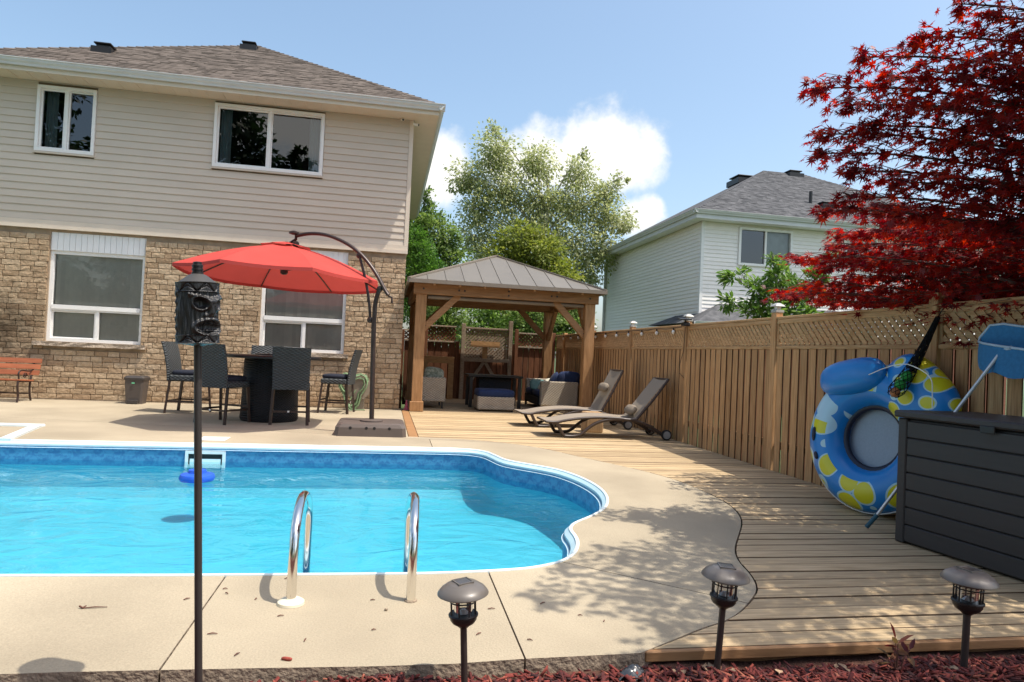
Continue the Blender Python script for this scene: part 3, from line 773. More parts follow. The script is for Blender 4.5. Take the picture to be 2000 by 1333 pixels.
for key, (x0, x1, z0, z1) in WIN.items():
    f = MB(); frame_rect(f, x0, x1, z0, z1, YB-.05, YB+.09, .055); xm = (x0+x1)/2
    f.box(xm-.022, xm+.022, YB-.022, YB+.07, z0+.055, z1-.055)
    frame_rect(f, x0+.057, xm-.024, z0+.057, z1-.057, YB-.005, YB+.05, .03)
    frame_rect(f, xm+.024, x1-.057, z0+.057, z1-.057, YB+.01, YB+.06, .022)
    win = f.build('window', MATS['white_frame'], house)
    pane_mesh(x0+.085, xm-.052, z0+.085, z1-.085, YB+.02).build('pane', MATS['pane'], win); pane_mesh(xm+.045, x1-.078, z0+.078, z1-.078, YB+.035).build('pane', MATS['pane'], win)
    MB().box(x0-.02, x1+.02, YB-.052, YB-.018, z0-.04, z0-.003).build('sill', MATS['siding'], win)
    room(win, x0, x1, z0, z1, YB+.205, 2.5)
    cz = MB()
    for sgn, xa in ((1, x0+.09), (-1, x1-.09)):
        if key == 'UL' and sgn == -1: continue
        cz.grid(lambda u, v: (xa+sgn*u*.20, YB+.14+.02*math.sin(u*22), z0+.06+(z1-z0-.12)*v), 14, 1)
    cz.build('curtain', MATS['curtain'], win)
for key, (x0, x1, z0, zt) in LOW.items():
    z1 = 2.76; zm = 1.70; yf = YB+.07
    f = MB(); frame_rect(f, x0, x1, z0, z1, yf, yf+.11, .06)
    f.box(x0+.06, x1-.06, yf-.012, yf+.1, zm-.02, zm+.06); f.box(x0+.06, x1-.06, yf+.005, yf+.09, zm-.05, zm-.022)
    xm = (x0+x1)/2+.02; f.box(xm-.028, xm+.028, yf+.01, yf+.08, z0+.06, zm-.05)
    frame_rect(f, x0+.062, xm-.03, z0+.062, zm-.052, yf+.03, yf+.07, .026)
    win = f.build('window', MATS['white_frame'], house)
    pane_mesh(x0+.06, x1-.06, zm+.06, z1-.06, yf+.05).build('pane', MATS['pane_blue'], win)
    pane_mesh(x0+.09, xm-.057, z0+.09, zm-.08, yf+.05).build('pane', MATS['pane_blue'], win); pane_mesh(xm+.03, x1-.06, z0+.06, zm-.05, yf+.055).build('pane', MATS['pane_blue'], win)
    room(win, x0, x1, z0, z1, YB+.205, .6)
    xk = x0+.07
    while xk < x1-.08:                       # vertical blind vanes hung behind the glass
        MB().add([(xk, YB+.168, z0+.06), (xk+.078, YB+.19, z0+.06), (xk+.078, YB+.19, z1-.06), (xk, YB+.168, z1-.06)], [(0,1,2,3)]).build('blind_vane', MATS['blind'], win); xk += .075
    pn = MB().box(x0, x1, YB+.05, YB+.1, z1+.002, zt); po = pn.build('head_panel', MATS['white_panel'], house)
    k = x0+.02
    while k < x1-.1:
        MB().box(k, k+.094, YB+.035, YB+.049, z1+.004, zt-.003).build('panel_board', MATS['white_panel'], po); k += .1
    s = MB(); nx = 14
    s.grid(lambda u, v: (x0-.17+(x1-x0+.27)*u, YB-.075+random.uniform(-.010, .010), z0-.085+.08*v+random.uniform(-.004, .004)), nx, 2)
    s.box(x0-.168, x1+.098, YB-.064, YB+.06, z0-.083, z0-.004); s.build('sill', MATS['sill_stone'], house)
# eaves, gutter, roof
EY, EX, EZ = 13.42, .84, 6.05; EXL = -7.85; EYB = 24.5
sf = MB().box(EXL+.05, EX-.05, EY+.06, YB-.003, 5.865, 5.885); sf.box(HX1+.016, EX-.05, YB-.003, EYB, 5.865, 5.885)
so_ = sf.build('soffit', MATS['soffit'], house)
xk = EXL+.1
while xk < EX-.06:                           # ribs of the soffit panels
    MB().box(xk, xk+.012, EY+.062, YB-.02, 5.855, 5.8645).build('rib', MATS['soffit'], so_); xk += .30
fs = MB().box(EXL+.03, EX-.03, EY+.03, EY+.055, 5.86, 6.04); fs.box(EX-.055, EX-.03, EY+.055, EYB, 5.86, 6.04); fs.build('fascia', MATS['soffit'], house)
def gutter(a, b, matn, parent, outw):
    # K-style gutter between two points, its ogee face pointing outward
    a = Vector(a); b = Vector(b); ow = Vector(outw); sec = [(0,.0),(0,-.12),(.05,-.125),(.06,-.09),(.09,-.055),(.10,-.02),(.115,-.012),(.115,0),(.10,0),(.095,-.015),(.01,-.1),(.01,0)]
    vs = [p+ow*u+Vector((0,0,v)) for p in (a, b) for u, v in sec]; n = len(sec)
    return MB().add(vs, [(i, (i+1)%n, n+(i+1)%n, n+i) for i in range(n)]+[tuple(range(n)), tuple(range(2*n-1, n-1, -1))]).build('gutter', MATS[matn], parent)
gutter((EXL, EY+.028, 6.06), (EX-.03+.115, EY+.028, 6.06), 'gutter_white', house, (0,-1,0)); gutter((EX-.028, EY-.08, 6.061), (EX-.028, EYB, 6.061), 'gutter_white', house, (1,0,0))
HR = (EX-EXL)/2; AX = (EX+EXL)/2; SLP = .585; AZ = EZ+HR*SLP
def hip_roof(root, x0, x1, y0, y1, ez, slope, matn, ridge_along='y', mname='shingle'):
    hw = (x1-x0)/2; cx = (x0+x1)/2
    if ridge_along == 'y':
        A = Vector((cx, y0+hw, ez+hw*slope)); B = Vector((cx, y1-hw, ez+hw*slope))
    else:
        hw = (y1-y0)/2; cy = (y0+y1)/2; A = Vector((x0+hw, cy, ez+hw*slope)); B = Vector((x1-hw, cy, ez+hw*slope))
    c = [Vector((x0,y0,ez)), Vector((x1,y0,ez)), Vector((x1,y1,ez)), Vector((x0,y1,ez))]
    vs = c+[A,B]
    fs = [(0,1,4),(1,2,5,4),(2,3,5),(3,0,4,5)] if ridge_along == 'y' else [(0,1,5,4),(1,2,5),(2,3,4,5),(3,0,4)]
    r = MB().add(vs, fs+[(3,2,1,0)]).build('roof', MATS[matn], root)
    return r, A, B
roof, RA, RBk = hip_roof(house, EXL, EX, EY, EYB, EZ, SLP, 'shingle')
def shingles(root, x0, x1, y0, x_apex0, x_apex1, z0, slope, run, matn, exp=.14, axis='front', seed=1):
    # laminated tabs on one roof plane facing the camera (trapezoid): rows run along X
    r = random.Random(seed); b = MB(); k = 0; t = 0
    L_ = math.sqrt(1+slope*slope)
    while t < run-.02:
        f0, f1 = t/run, min(1, (t+exp/L_)/run)
        xa, xb = x0+(x_apex0-x0)*f1, x1+(x_apex1-x1)*f1
        x = xa
        while x < xb-.01:
            w_ = min(r.uniform(.09, .30), xb-x); h = r.choice((.004, .008, .015)); th = .004
            ya, yb = y0+run*f0, y0+run*f1+.02; za, zb = z0+run*f0*slope, z0+run*f1*slope+.02*slope
            b.add([(x,ya-.002,za+.002),(x+w_-.004,ya-.002,za+.002),(x+w_-.004,ya-.004,za+h+th),(x,ya-.004,za+h+th),(x,yb,zb+th),(x+w_-.004,yb,zb+th)], [(0,1,2,3),(3,2,5,4)])
            x += w_
        t += exp/L_; k += 1
    return b.build('shingles', MATS[matn], root, kind='stuff')
shingles(roof, EXL, EX, EY-.01, AX, AX, EZ+.004, SLP, HR, 'shingle')
hp = MB()
for c_ in ((EX, EY, EZ), (EXL, EY, EZ)):
    a = Vector(c_); b = RA; n = 34
    for k in range(n):
        p = a.lerp(b, k/n); q = a.lerp(b, (k+1.25)/n); dz = Vector((0,0,.016))
        d = (q-p).normalized(); s = d.cross(Vector((0,0,1))).normalized()*.11
        hp.add([p+dz+Vector((0,0,.018)), p+s-Vector((0,0,.03))+dz, q+s-Vector((0,0,.04))+dz, q+dz, q-s-Vector((0,0,.04))+dz, p-s-Vector((0,0,.03))+dz], [(0,1,2,3),(0,3,4,5)])
hp.build('hip_caps', MATS['shingle'], roof, kind='stuff')
def roof_vent(root, base, slope, w_=.30, d=.32, h=.12):
    b = MB(); x, y, z = base
    b.box(x-w_*.62, x+w_*.62, y-d*.7, y+d*.7, z-.20, z+.012)
    b.cbox(x-w_*.42, x+w_*.42, y-d*.4, y+d*.4, z-.15, z+h*.7, .01); b.cbox(x-w_*.55, x+w_*.55, y-d*.55, y+d*.55, z+h*.7, z+h, .015)
    return b.build('roof_vent', MATS['black_metal'], root)
for pxy in ((206,101), (488,96)):
    # on the front roof plane: solve for the point where the ray meets the slope
    p = PP(pxy[0], pxy[1], (0, EY, EZ), (0, -SLP, 1)); roof_vent(roof, (p.x, p.y, p.z), SLP)
# wall-mounted cameras under the eave
for k, (xx, yy) in enumerate(((785,234), (809,243))):
    p = PY(xx, yy, YB-.03) if k == 0 else PXX(811, 247, HX1+.03)
    if k == 1: p = Vector((HX1+.02, YB-.02, PY(806,243,YB).z))
    t = thing('security_camera', ('small white security camera on the siding near the house corner', 'small white security camera with a bracket on the corner trim')[k], 'security camera', p)
    d = Vector((.25,-1,-.35)).normalized() if k == 0 else Vector((1,-.5,-.3)).normalized()
    MB().ball(p, .028, 8).build('mount', MATS['white_plastic'], t, smooth=60)
    MB().tube([p+d*.015, p+d*.1], .027, 10).build('camera_body', MATS['white_plastic'], t, smooth=40); MB().tube([p+d*.1, p+d*.106], .02, 10).build('camera_lens', MATS['black_metal'], t, smooth=40)
# ================================================================== NEIGHBOUR'S HOUSE
nc = PZ(1360,408,6.0); NX0, NY0 = nc.x+.42, nc.y+.42           # wall corner, the gutter overhangs it
NX1, NY1 = NX0+11.5, NY0+9.6
nb = thing('neighbour_house', 'white sided two storey house with grey roof behind the side fence', 'house', (NX0+5, NY0, -.3))
nwp = PY(1447,447,NY0); nwq = PY(1543,522,NY0)
nwin = (nwp.x, nwq.x, nwq.z, nwp.z)
nw2p = PY(1660,465,NY0); nwin2 = (nw2p.x, nw2p.x+1.0, nw2p.z-.9, nw2p.z)
w = MB(); wall_with_holes(w, NX0+.03, NX1, 2.35, 5.75, [nwin, nwin2], NY0+.03, NY0+.2); w.box(NX0+.03, NX0+.2, NY0+.2, NY1, 2.35, 5.75); w.box(NX1-.2, NX1, NY0+.2, NY1, -.3, 5.75); w.box(NX0+.2, NX1-.2, NY1-.2, NY1, -.3, 5.75)
w.build('wall', MATS['siding_white'], nb)
MB().box(NX0+.012, NX1, NY0+.012, NY1, -.3, 2.345).build('brick_base', MATS['brick_red'], nb)
siding(nb, NX0+.1, NX1, 2.36, 5.72, .125, [(a-.06, b+.06, c-.06, d+.06) for a, b, c, d in (nwin, nwin2)], NY0+.03, 'siding_white')
siding(nb, NY0+.1, NY1-.1, 2.36, 5.72, .125, [], NX0+.03, 'siding_white', axis='y')
MB().box(NX0, NX0+.098, NY0, NY0+.098, 2.36, 5.72).build('corner_trim', MATS['white_frame'], nb); MB().box(NX0, NX0+.1, NY1-.098, NY1, 2.36, 5.72).build('corner_trim', MATS['white_frame'], nb)
for k, (x0, x1, z0, z1) in enumerate((nwin, nwin2)):
    f = MB(); frame_rect(f, x0-.055, x1+.055, z0-.055, z1+.055, NY0-.03, NY0+.12, .075); xm = (x0+x1)/2; f.box(xm-.03, xm+.03, NY0-.01, NY0+.1, z0+.02, z1-.02)
    win = f.build('window', MATS['white_frame'], nb)
    pane_mesh(x0+.02, xm-.03, z0+.02, z1-.02, NY0+.05).build('pane', MATS['pane'], win); pane_mesh(xm+.03, x1-.02, z0+.02, z1-.02, NY0+.05).build('pane', MATS['pane_blue'], win)
    room(win, x0, x1, z0, z1, NY0+.205, .8)
    MB().add([(xm, NY0+.15, z0), (x1, NY0+.15, z0), (x1, NY0+.15, z1), (xm, NY0+.15, z1)], [(0,1,2,3)]).build('blind', MATS['curtain'], win)
ov = .42; nz_ = 5.74
MB().box(NX0-ov+.05, NX1+ov, NY0-ov+.05, NY0-.003, nz_, nz_+.02).build('soffit', MATS['white_panel'], nb); MB().box(NX0-ov+.05, NX0-.003, NY0, NY1+ov, nz_, nz_+.02).build('soffit', MATS['white_panel'], nb)
MB().box(NX0-ov+.03, NX1+ov, NY0-ov+.03, NY0-ov+.048, nz_-.005, 5.99).build('fascia', MATS['gutter_white'], nb); MB().box(NX0-ov+.03, NX0-ov+.048, NY0-ov+.05, NY1+ov, nz_-.005, 5.99).build('fascia', MATS['gutter_white'], nb)
gutter((NX0-ov-.09, NY0-ov+.028, 6.0), (NX1+ov, NY0-ov+.028, 6.0), 'gutter_white', nb, (0,-1,0)); gutter((NX0-ov+.028, NY0-ov-.08, 6.001), (NX0-ov+.028, NY1+ov, 6.001), 'gutter_white', nb, (-1,0,0))
nr, nA, nB = hip_roof(nb, NX0-ov, NX1+ov, NY0-ov, NY1+ov, 6.0, .58, 'shingle_grey', 'x')
hwn = (NY1-NY0+2*ov)/2
shingles(nr, NX0-ov, NX1+ov, NY0-ov-.01, nA.x, nB.x, 6.004, .58, hwn, 'shingle_grey', exp=.16, seed=5)
for q in ((1549,342), ): 
    p = PP(q[0], q[1], (0, NY0-ov, 6.0), (0, -.58, 1)); roof_vent(nr, (p.x, p.y, p.z), .58, .5, .4, .14)
p = PP(1583, 398, (0, NY0-ov, 6.0), (0, -.58, 1)); MB().tube([p-Vector((0,0,.1)), p+Vector((0,0,.42))], .06, 10).build('vent_pipe', MATS['black_metal'], nr, smooth=40)
p = PP(1612, 403, (0, NY0-ov, 6.0), (0, -.58, 1)); roof_vent(nr, (p.x, p.y, p.z), .58, .4, .35, .12)
q = Vector((NX0-ov, nA.y-.6, 6+.58*(hwn-.6))); roof_vent(nr, (NX0-ov+hwn-.65, nA.y+.4, 6+.58*(hwn-.65)), .58, .7, .7, .16)
MB().tube([(NX0-ov-.02, NY1+ov-.3, 5.9), (NX0-.05, NY1-.1, 5.55), (NX0-.05, NY1-.1, -.2)], .05, 6).build('downspout', MATS['gutter_white'], nb)
# low porch roof on the front of that house
pz0 = 2.45; pc = PZ(1362, 628, pz0)
pr_, _a, _b = hip_roof(nb, pc.x, pc.x+7, pc.y, NY0+2.5, pz0, .5, 'shingle_grey', 'x')
gutter((pc.x-.1, pc.y, pz0+.01), (pc.x+7, pc.y, pz0+.01), 'gutter_white', nb, (0,-1,0))
MB().box(pc.x+.4, pc.x+.5, pc.y+.3, pc.y+.4, -.3, pz0).build('porch_post', MATS['white_frame'], nb); MB().box(pc.x+3.4, pc.x+3.5, pc.y+.3, pc.y+.4, -.3, pz0).build('porch_post', MATS['white_frame'], nb)

# ================================================================== FENCES
def lattice(mb_or_parent, origin, along, width, zz0, zz1, nrm, pitch=.075, w_=.034, t=.009, separate=True, matn='fence_rail', dirs=(1,-1)):
    # crossed diagonal slats clipped to the rectangle: origin + along*[0,width], z in [zz0,zz1]
    O = Vector(origin); A = Vector(along); N_ = Vector(nrm); h = zz1-zz0
    for layer, sg in enumerate(dirs):
        k = -h
        while k < width:
            a0, z0_, a1, z1_ = (k, 0, k+h, h) if sg > 0 else (k+h, 0, k, h)
            # clip against 0..width
            lo_, hi_ = 0.0, 1.0; da = a1-a0
            for lim, s in ((0, 1), (width, -1)):
                if abs(da) < 1e-9: continue
                tt = (lim-a0)/da
                if (da > 0) == (s > 0): lo_ = max(lo_, tt)
                else: hi_ = min(hi_, tt)
            if hi_-lo_ > .03:
                p = O+A*(a0+da*lo_)+Vector((0,0,zz0+h*lo_))+N_*(layer*t*1.1); q = O+A*(a0+da*hi_)+Vector((0,0,zz0+h*hi_))+N_*(layer*t*1.1)
                if separate: MB().beam(p, q, t, w_, N_.cross((q-p).normalized())).build('lattice_slat', MATS[matn], mb_or_parent)
                else: mb_or_parent.beam(p, q, t, w_, N_.cross((q-p).normalized()))
            k += pitch*1.414
fence = thing('side_fence', 'tall cedar board fence with lattice top along the deck', 'fence', (4.55, 10, -.3))
PYS = [2.55, 4.97, 7.36, 9.78, 12.15, 14.6, 17.0]; PTOP = [1.86, 1.885, 1.845, 1.84, 1.83, 1.83, 1.83]
for yy, zt in zip(PYS, PTOP):
    MB().cbox(XF-.02, XF+.075, yy-.05, yy+.05, -.3, zt, .006).build('post', MATS['fence_wood'], fence)
slat_store = MB()
for b_, (ya, yb) in enumerate(zip(PYS, PYS[1:]+[17.88])):
    y0, y1 = ya+.052, yb-.052
    bay = MB().cbox(XF-.004, XF+.085, y0-.05, y1+.05, 1.765, 1.795, .005).build('top_rail', MATS['fence_rail'], fence)
    MB().cbox(XF+.002, XF+.06, y0, y1, 1.70+.012, 1.763, .004).build('lattice_frame', MATS['fence_rail'], fence)
    MB().cbox(XF-.006, XF+.07, y0, y1, 1.415, 1.455, .004).build('middle_rail', MATS['fence_rail'], fence)
    for e_ in (y0, y1-.035): MB().box(XF+.004, XF+.05, e_, e_+.035, 1.456, 1.711).build('lattice_stile', MATS['fence_wood'], fence)
    if b_ in (0, 1, 2, 3): lattice(fence, (XF+.012, y0+.035, 0), (0,1,0), y1-y0-.07, 1.456, 1.711, (1,0,0), pitch=.064, w_=.044)
    else: lattice(slat_store, (XF+.012, y0+.035, 0), (0,1,0), y1-y0-.07, 1.456, 1.711, (1,0,0), pitch=.064, w_=.044, separate=False)
    MB().box(XF+.03, XF+.065, y0, y1, .25, .34).build('back_rail', MATS['fence_rail'], fence)
    n = int((y1-y0)/.158)
    for k in range(n+1):
        yb_ = y0+.004+(y1-y0-.14)*k/n; w_ = .120+random.uniform(-.006, .004)
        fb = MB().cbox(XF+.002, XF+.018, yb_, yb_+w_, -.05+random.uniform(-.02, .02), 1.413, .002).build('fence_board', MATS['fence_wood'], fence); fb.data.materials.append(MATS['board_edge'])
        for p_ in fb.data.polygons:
            if abs(p_.normal.y) > .9: p_.material_index = 1  # side faces coloured dark to draw the shade between boards
    for k in range(n):
        yb_ = y0+.08+(y1-y0-.14)*k/n
        if random.random() < .75: MB().box(XF+.068, XF+.085, yb_+.012, yb_+.125, -.2, 1.413).build('rear_board', MATS['back_fence_wood'], fence)
slat_store.build('lattice', MATS['fence_rail'], fence, kind='stuff')
def solar_cap(p, label, flood=False):
    t = thing('post_lamp', label, 'lamp', p, 'solar lamps on the fence posts')
    x, y, z = p
    MB().cbox(x-.055, x+.055, y-.055, y+.055, z, z+.03, .005).build('lamp_base', MATS['cap_plastic'], t)
    MB().lathe([(.035,.03),(.04,.075)], (x,y,z), 4, Matrix.Rotation(R(45),4,'Z')).build('lamp_glass', MATS['bulb_glass'], t)
    MB().lathe([(.09,.075),(.075,.09),(.03,.115)], (x,y,z), 4, Matrix.Rotation(R(45),4,'Z')).build('lamp_roof', MATS['cap_plastic'], t)
FX = XF+.03
for k, lab in ((2, 'square solar cap lamp on the fence post before the leafy shrub'), (3, 'square solar cap lamp on the fence post carrying the black floodlight'), (4, 'square solar cap lamp on the fence post behind the loungers'), (5, 'square solar cap lamp on the fence post beside the gazebo sofa')):
    solar_cap((FX, PYS[k], PTOP[k]), lab)
t = thing('solar_floodlight', 'black solar floodlight with panel clamped to the fence post top', 'floodlight', (FX-.1, PYS[3]-.12, 1.80))
p = Vector((FX-.10, PYS[3]-.12, 1.83))
MB().beam(p+Vector((-.06,-.16,.02)), p+Vector((.02,.14,.055)), .16, .016).build('solar_panel', MATS['black_metal'], t)
MB().cbox(p.x-.05, p.x+.05, p.y-.07, p.y+.05, p.z-.07, p.z-.012, .01).build('lamp_head', MATS['lamp_black'], t)
MB().tube([p+Vector((0,0,.01)), p+Vector((.05,.08,-.02)), p+Vector((.06,.1,-.06))], .012, 6).build('bracket', MATS['lamp_black'], t)
MB().tube([(XF-.025, PYS[3]-.02, 1.75), (XF-.03, PYS[3]-.01, 1.4), (XF-.03, PYS[3]+.1, 1.2), (XF-.03, PYS[3]+.12, 1.05), (XF-.03, PYS[3]-.05, .98)], .004, 5).build('cable', MATS['lamp_black'], t)
sw = thing('string_lights', 'string of round glass bulbs hung under the fence top rail', 'string lights', (XF-.02, 13, 1.75))
pts = []; yy = 9.9; bl = []
while yy < 17.6:
    pts.append((XF-.02, yy, 1.76-.02*math.sin((yy-9.9)*3.0)**2)); yy += .15
MB().tube(pts, .005, 5).build('wire', MATS['lamp_black'], sw)
for k in range(11):
    y_ = 10.2+k*.68
    MB().tube([(XF-.02, y_, 1.755), (XF-.02, y_, 1.715)], .012, 8).build('socket', MATS['lamp_black'], sw); MB().ball((XF-.02, y_, 1.685), .03, 8, (1,1,1.15)).build('bulb', MATS['bulb_glass'], sw, smooth=80)

# fence across the back, with a trellis gate in it
BFY = 17.9
bf = thing('back_fence', 'dark brown board fence with lattice tops behind the gazebo', 'fence', (2, BFY, -.3))
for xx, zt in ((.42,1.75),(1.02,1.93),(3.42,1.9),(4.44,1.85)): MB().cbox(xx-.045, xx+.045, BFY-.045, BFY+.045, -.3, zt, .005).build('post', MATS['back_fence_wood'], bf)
for xa, xb, lz0, lz1 in ((.47,.97,1.5,1.72), (1.07,1.80,1.50,1.86), (3.47,4.39,1.45,1.78)):
    MB().cbox(xa, xb, BFY-.05, BFY+.04, lz1, lz1+.035, .004).build('top_rail', MATS['grey_wood'], bf); MB().cbox(xa, xb, BFY-.05, BFY+.02, lz0-.04, lz0, .004).build('middle_rail', MATS['grey_wood'], bf)
    lattice(bf, (xa, BFY, 0), (1,0,0), xb-xa, lz0, lz1, (0,1,0), pitch=.07, w_=.034, matn='back_fence_wood')
    n = int((xb-xa)/.15)
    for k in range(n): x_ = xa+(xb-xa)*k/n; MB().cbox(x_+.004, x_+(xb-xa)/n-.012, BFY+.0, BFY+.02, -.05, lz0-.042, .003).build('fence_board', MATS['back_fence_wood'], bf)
for xa, xb in ((1.80, 1.90), (3.26, 3.37)):
    MB().cbox(xa+.004, xb, BFY+.0, BFY+.02, -.05, 1.5, .003).build('fence_board', MATS['back_fence_wood'], bf)
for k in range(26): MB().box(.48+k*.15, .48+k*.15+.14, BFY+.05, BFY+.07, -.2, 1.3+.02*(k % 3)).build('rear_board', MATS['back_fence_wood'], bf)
gt = thing('trellis_gate', 'lattice gate with wooden T boards and shelf between tall posts', 'gate', (2.57, BFY-.1, 0))
gy = BFY-.12; g0, g1 = PY(903,700,gy).x, PY(995,700,gy).x
for xx, zt in ((g0, PY(900,632,gy).z), (g1, PY(998,628,gy).z)): MB().cbox(xx-.05, xx+.05, gy-.05, gy+.05, -.05, zt, .005).build('gate_post', MATS['grey_wood'], gt)
gz0, gz1 = 1.05, PY(950,644,gy).z
lattice(gt, (g0+.05, gy+.01, 0), (1,0,0), g1-g0-.1, gz0, gz1, (0,1,0), pitch=.065, w_=.036, matn='grey_wood')
MB().cbox(g0+.05, g1-.05, gy-.03, gy+.03, gz1, gz1+.04, .004).build('top_rail', MATS['grey_wood'], gt)
MB().cbox(g0-.02, g1-.02, gy-.11, gy-.06, gz0-.06, gz0+.03, .004).build('shelf_board', MATS['grey_wood'], gt)
n = 8
for k in range(n): x_ = g0+.05+(g1-g0-.1)*k/n; MB().cbox(x_+.004, x_+(g1-g0-.1)/n-.012, gy+.0, gy+.02, 0, gz0-.062, .003).build('gate_board', MATS['back_fence_wood'], gt)
a, b = PY(920,670,gy-.09), PY(976,676,gy-.09); MB().beam((a.x,gy-.08,(a.z+b.z)/2), (b.x,gy-.08,(a.z+b.z)/2), .03, .15).build('cross_board', MATS['cedar_board'], gt)
xm = (a.x+b.x)/2; MB().box(xm-.065, xm+.065, gy-.06, gy-.03, gz0+.03, (a.z+b.z)/2-.077).build('stem_board', MATS['cedar_board'], gt)
MB().beam((xm-.02,gy-.05,gz0-.062), (xm-.32,gy-.05,.52), .025, .08).build('brace', MATS['grey_wood'], gt); MB().beam((xm+.02,gy-.05,gz0-.062), (xm+.32,gy-.05,.52), .025, .08).build('brace', MATS['grey_wood'], gt)
of = thing('board_frame', 'orange stained board frame leaning on the back fence', 'frame', (1.3, BFY-.15, 0))
a = PY(826,695,17.6); b = PY(885,745,17.6)
MB().cbox(a.x, b.x, 17.58, 17.62, a.z-.17, a.z, .004).build('frame_top', MATS['cedar_board'], of); MB().cbox(b.x-.15, b.x, 17.58, 17.62, 0, a.z-.172, .004).build('frame_side', MATS['cedar_board'], of); MB().cbox(a.x, a.x+.14, 17.58, 17.62, 0, a.z-.172, .004).build('frame_side', MATS['cedar_board'], of)

# ================================================================== GAZEBO
gz = thing('gazebo', 'brown timber gazebo with grey metal hip roof over the lounge', 'gazebo', (2.4, 15.4, 0))
GX0, GX1, GY0, GY1 = .655, 4.16, 13.8, 17.05; PW = .105
for (x, y) in ((GX0,GY0),(GX1,GY0),(GX0,GY1),(GX1-.09,GY1)):
    po = MB().cbox(x-PW, x+PW, y-PW, y+PW, .0, 2.34, .008).build('post', MATS['gazebo_wood'], gz)
    MB().cbox(x-PW-.03, x+PW+.03, y-PW-.03, y+PW+.03, .002, .20, .008).build('post_base', MATS['gazebo_wood'], po)
zb0, zb1 = 2.34, 2.56
beams = [((GX0-.16,GY0-.10,2.45),(GX1+.16,GY0-.10,2.45)), ((GX0-.16,GY1+.10,2.45),(GX1+.16,GY1+.10,2.45)), ((GX0-.10,GY0-.055,2.45),(GX0-.10,GY1+.055,2.45)), ((GX1+.10,GY0-.055,2.45),(GX1+.10,GY1+.055,2.45))]
bo = []
for a, b in beams: bo.append(MB().beam(a, b, .085, .22, ch=.006).build('beam', MATS['gazebo_beam'], gz))
for a, b in (((GX0,GY0+.06,2.43),(GX1,GY0+.06,2.43)), ((GX0,GY1-.06,2.43),(GX1,GY1-.06,2.43)), ((GX0+.06,GY0,2.43),(GX0+.06,GY1,2.43)), ((GX1-.06,GY0,2.43),(GX1-.06,GY1,2.43))):
    MB().beam(a, b, .05, .14, ch=.004).build('inner_beam', MATS['gazebo_beam'], gz)
for fx in (.05, .235, .265, .5, .735, .765, .95):
    x = beams[0][0][0]+(beams[0][1][0]-beams[0][0][0])*fx
    for dz in ((.045,-.045) if fx == .5 else (0,)): MB().lathe([(.02,0),(.02,.006)], (x, GY0-.1425, 2.45+dz), 8, Matrix.Rotation(R(90),4,'X')).build('bolt', MATS['black_metal'], bo[0])
def brace(p, q):
    b_ = MB().beam(p, q, .09, .13, upv=(0,0,1), ch=.005).build('brace', MATS['gazebo_beam'], gz); return b_
L_ = .68
for (x, y) in ((GX0,GY0),(GX1,GY0),(GX0,GY1),(GX1-.09,GY1)):
    sx_ = 1 if x < 2 else -1; sy_ = 1 if y < 15 else -1
    b_ = brace((x+sx_*.07, y, 2.34-L_), (x+sx_*(L_+.07), y, 2.36)); brace((x, y+sy_*.07, 2.34-L_), (x, y+sy_*(L_+.07), 2.36))
    if y < 15:
        for dz in (.0, .09): MB().lathe([(.018,0),(.018,.006)], (x+sx_*.1, y-.048, 2.34-L_+.06+dz), 8, Matrix.Rotation(R(90),4,'X')).build('bolt', MATS['black_metal'], b_)
# rolled-up screen below the front beam
MB().tube([(GX0+.13,GY0-.0,2.30),(GX1-.13,GY0-.0,2.30)], .045, 12).build('rolled_screen', MATS['roof_trim'], gz, smooth=50)
ex0, ex1, ey0, ey1, ez_ = .38, 4.40, 13.42, 17.42, 2.60
ap = Vector(((ex0+ex1)/2, (ey0+ey1)/2, 3.44)); cor = [Vector((ex0,ey0,ez_)), Vector((ex1,ey0,ez_)), Vector((ex1,ey1,ez_)), Vector((ex0,ey1,ez_))]
gr = MB().add(cor+[ap], [(0,1,4),(1,2,4),(2,3,4),(3,0,4)]+[(3,2,1,0)] if False else [(0,1,4),(1,2,4),(2,3,4),(3,0,4)]).build('roof', MATS['roof_trim'], gz)
MB().add([v-Vector((0,0,.03)) for v in cor]+[ap-Vector((0,0,.03))], [(1,0,4),(2,1,4),(3,2,4),(0,3,4)]).build('ceiling', MATS['gazebo_beam'], gz)
for i in range(4):                              # metal panels, one between each pair of seams
    a, b = cor[i], cor[(i+1)%4]; nrm = (b-a).cross(ap-a).normalized(); n = 11
    for k in range(n):
        s0, s1 = k/n, (k+1)/n
        def topat(s): return 1-abs(2*s-1)
        p0, p1 = a.lerp(b, s0+.002), a.lerp(b, s1-.002); inw = (ap-(a+b)/2)
        q0, q1 = p0+inw*topat(s0+.002), p1+inw*topat(s1-.002)
        if s0 < .5 < s1: vs = [p0, p1, q1, ap, q0]
        else: vs = [p0, p1, q1, q0]
        d = nrm*.012; m_ = len(vs)
        if k == 0: vs = [p0, p1, q1]; m_ = 3
        if k == n-1: vs = [p0, p1, q0]; m_ = 3
        MB().add([v+d*.3 for v in vs]+[v+d for v in vs], [tuple(range(m_-1,-1,-1)), tuple(range(m_,2*m_))]+[(j,(j+1)%m_,m_+(j+1)%m_,m_+j) for j in range(m_)]).build('roof_panel', MATS['roof_metal'], gr)
        if 0 < k: MB().beam(p0+d*1.2, q0+d*1.2, .018, .014, nrm).build('seam', MATS['roof_metal'], gr)
    MB().beam(a+Vector((0,0,.02)), ap+Vector((0,0,.02)), .09, .03, (0,0,1)).build('hip_cap', MATS['roof_trim'], gr)
    MB().beam(a-Vector((0,0,.025)), b-Vector((0,0,.025)), .05, .075).build('eave_trim', MATS['roof_trim'], gr)
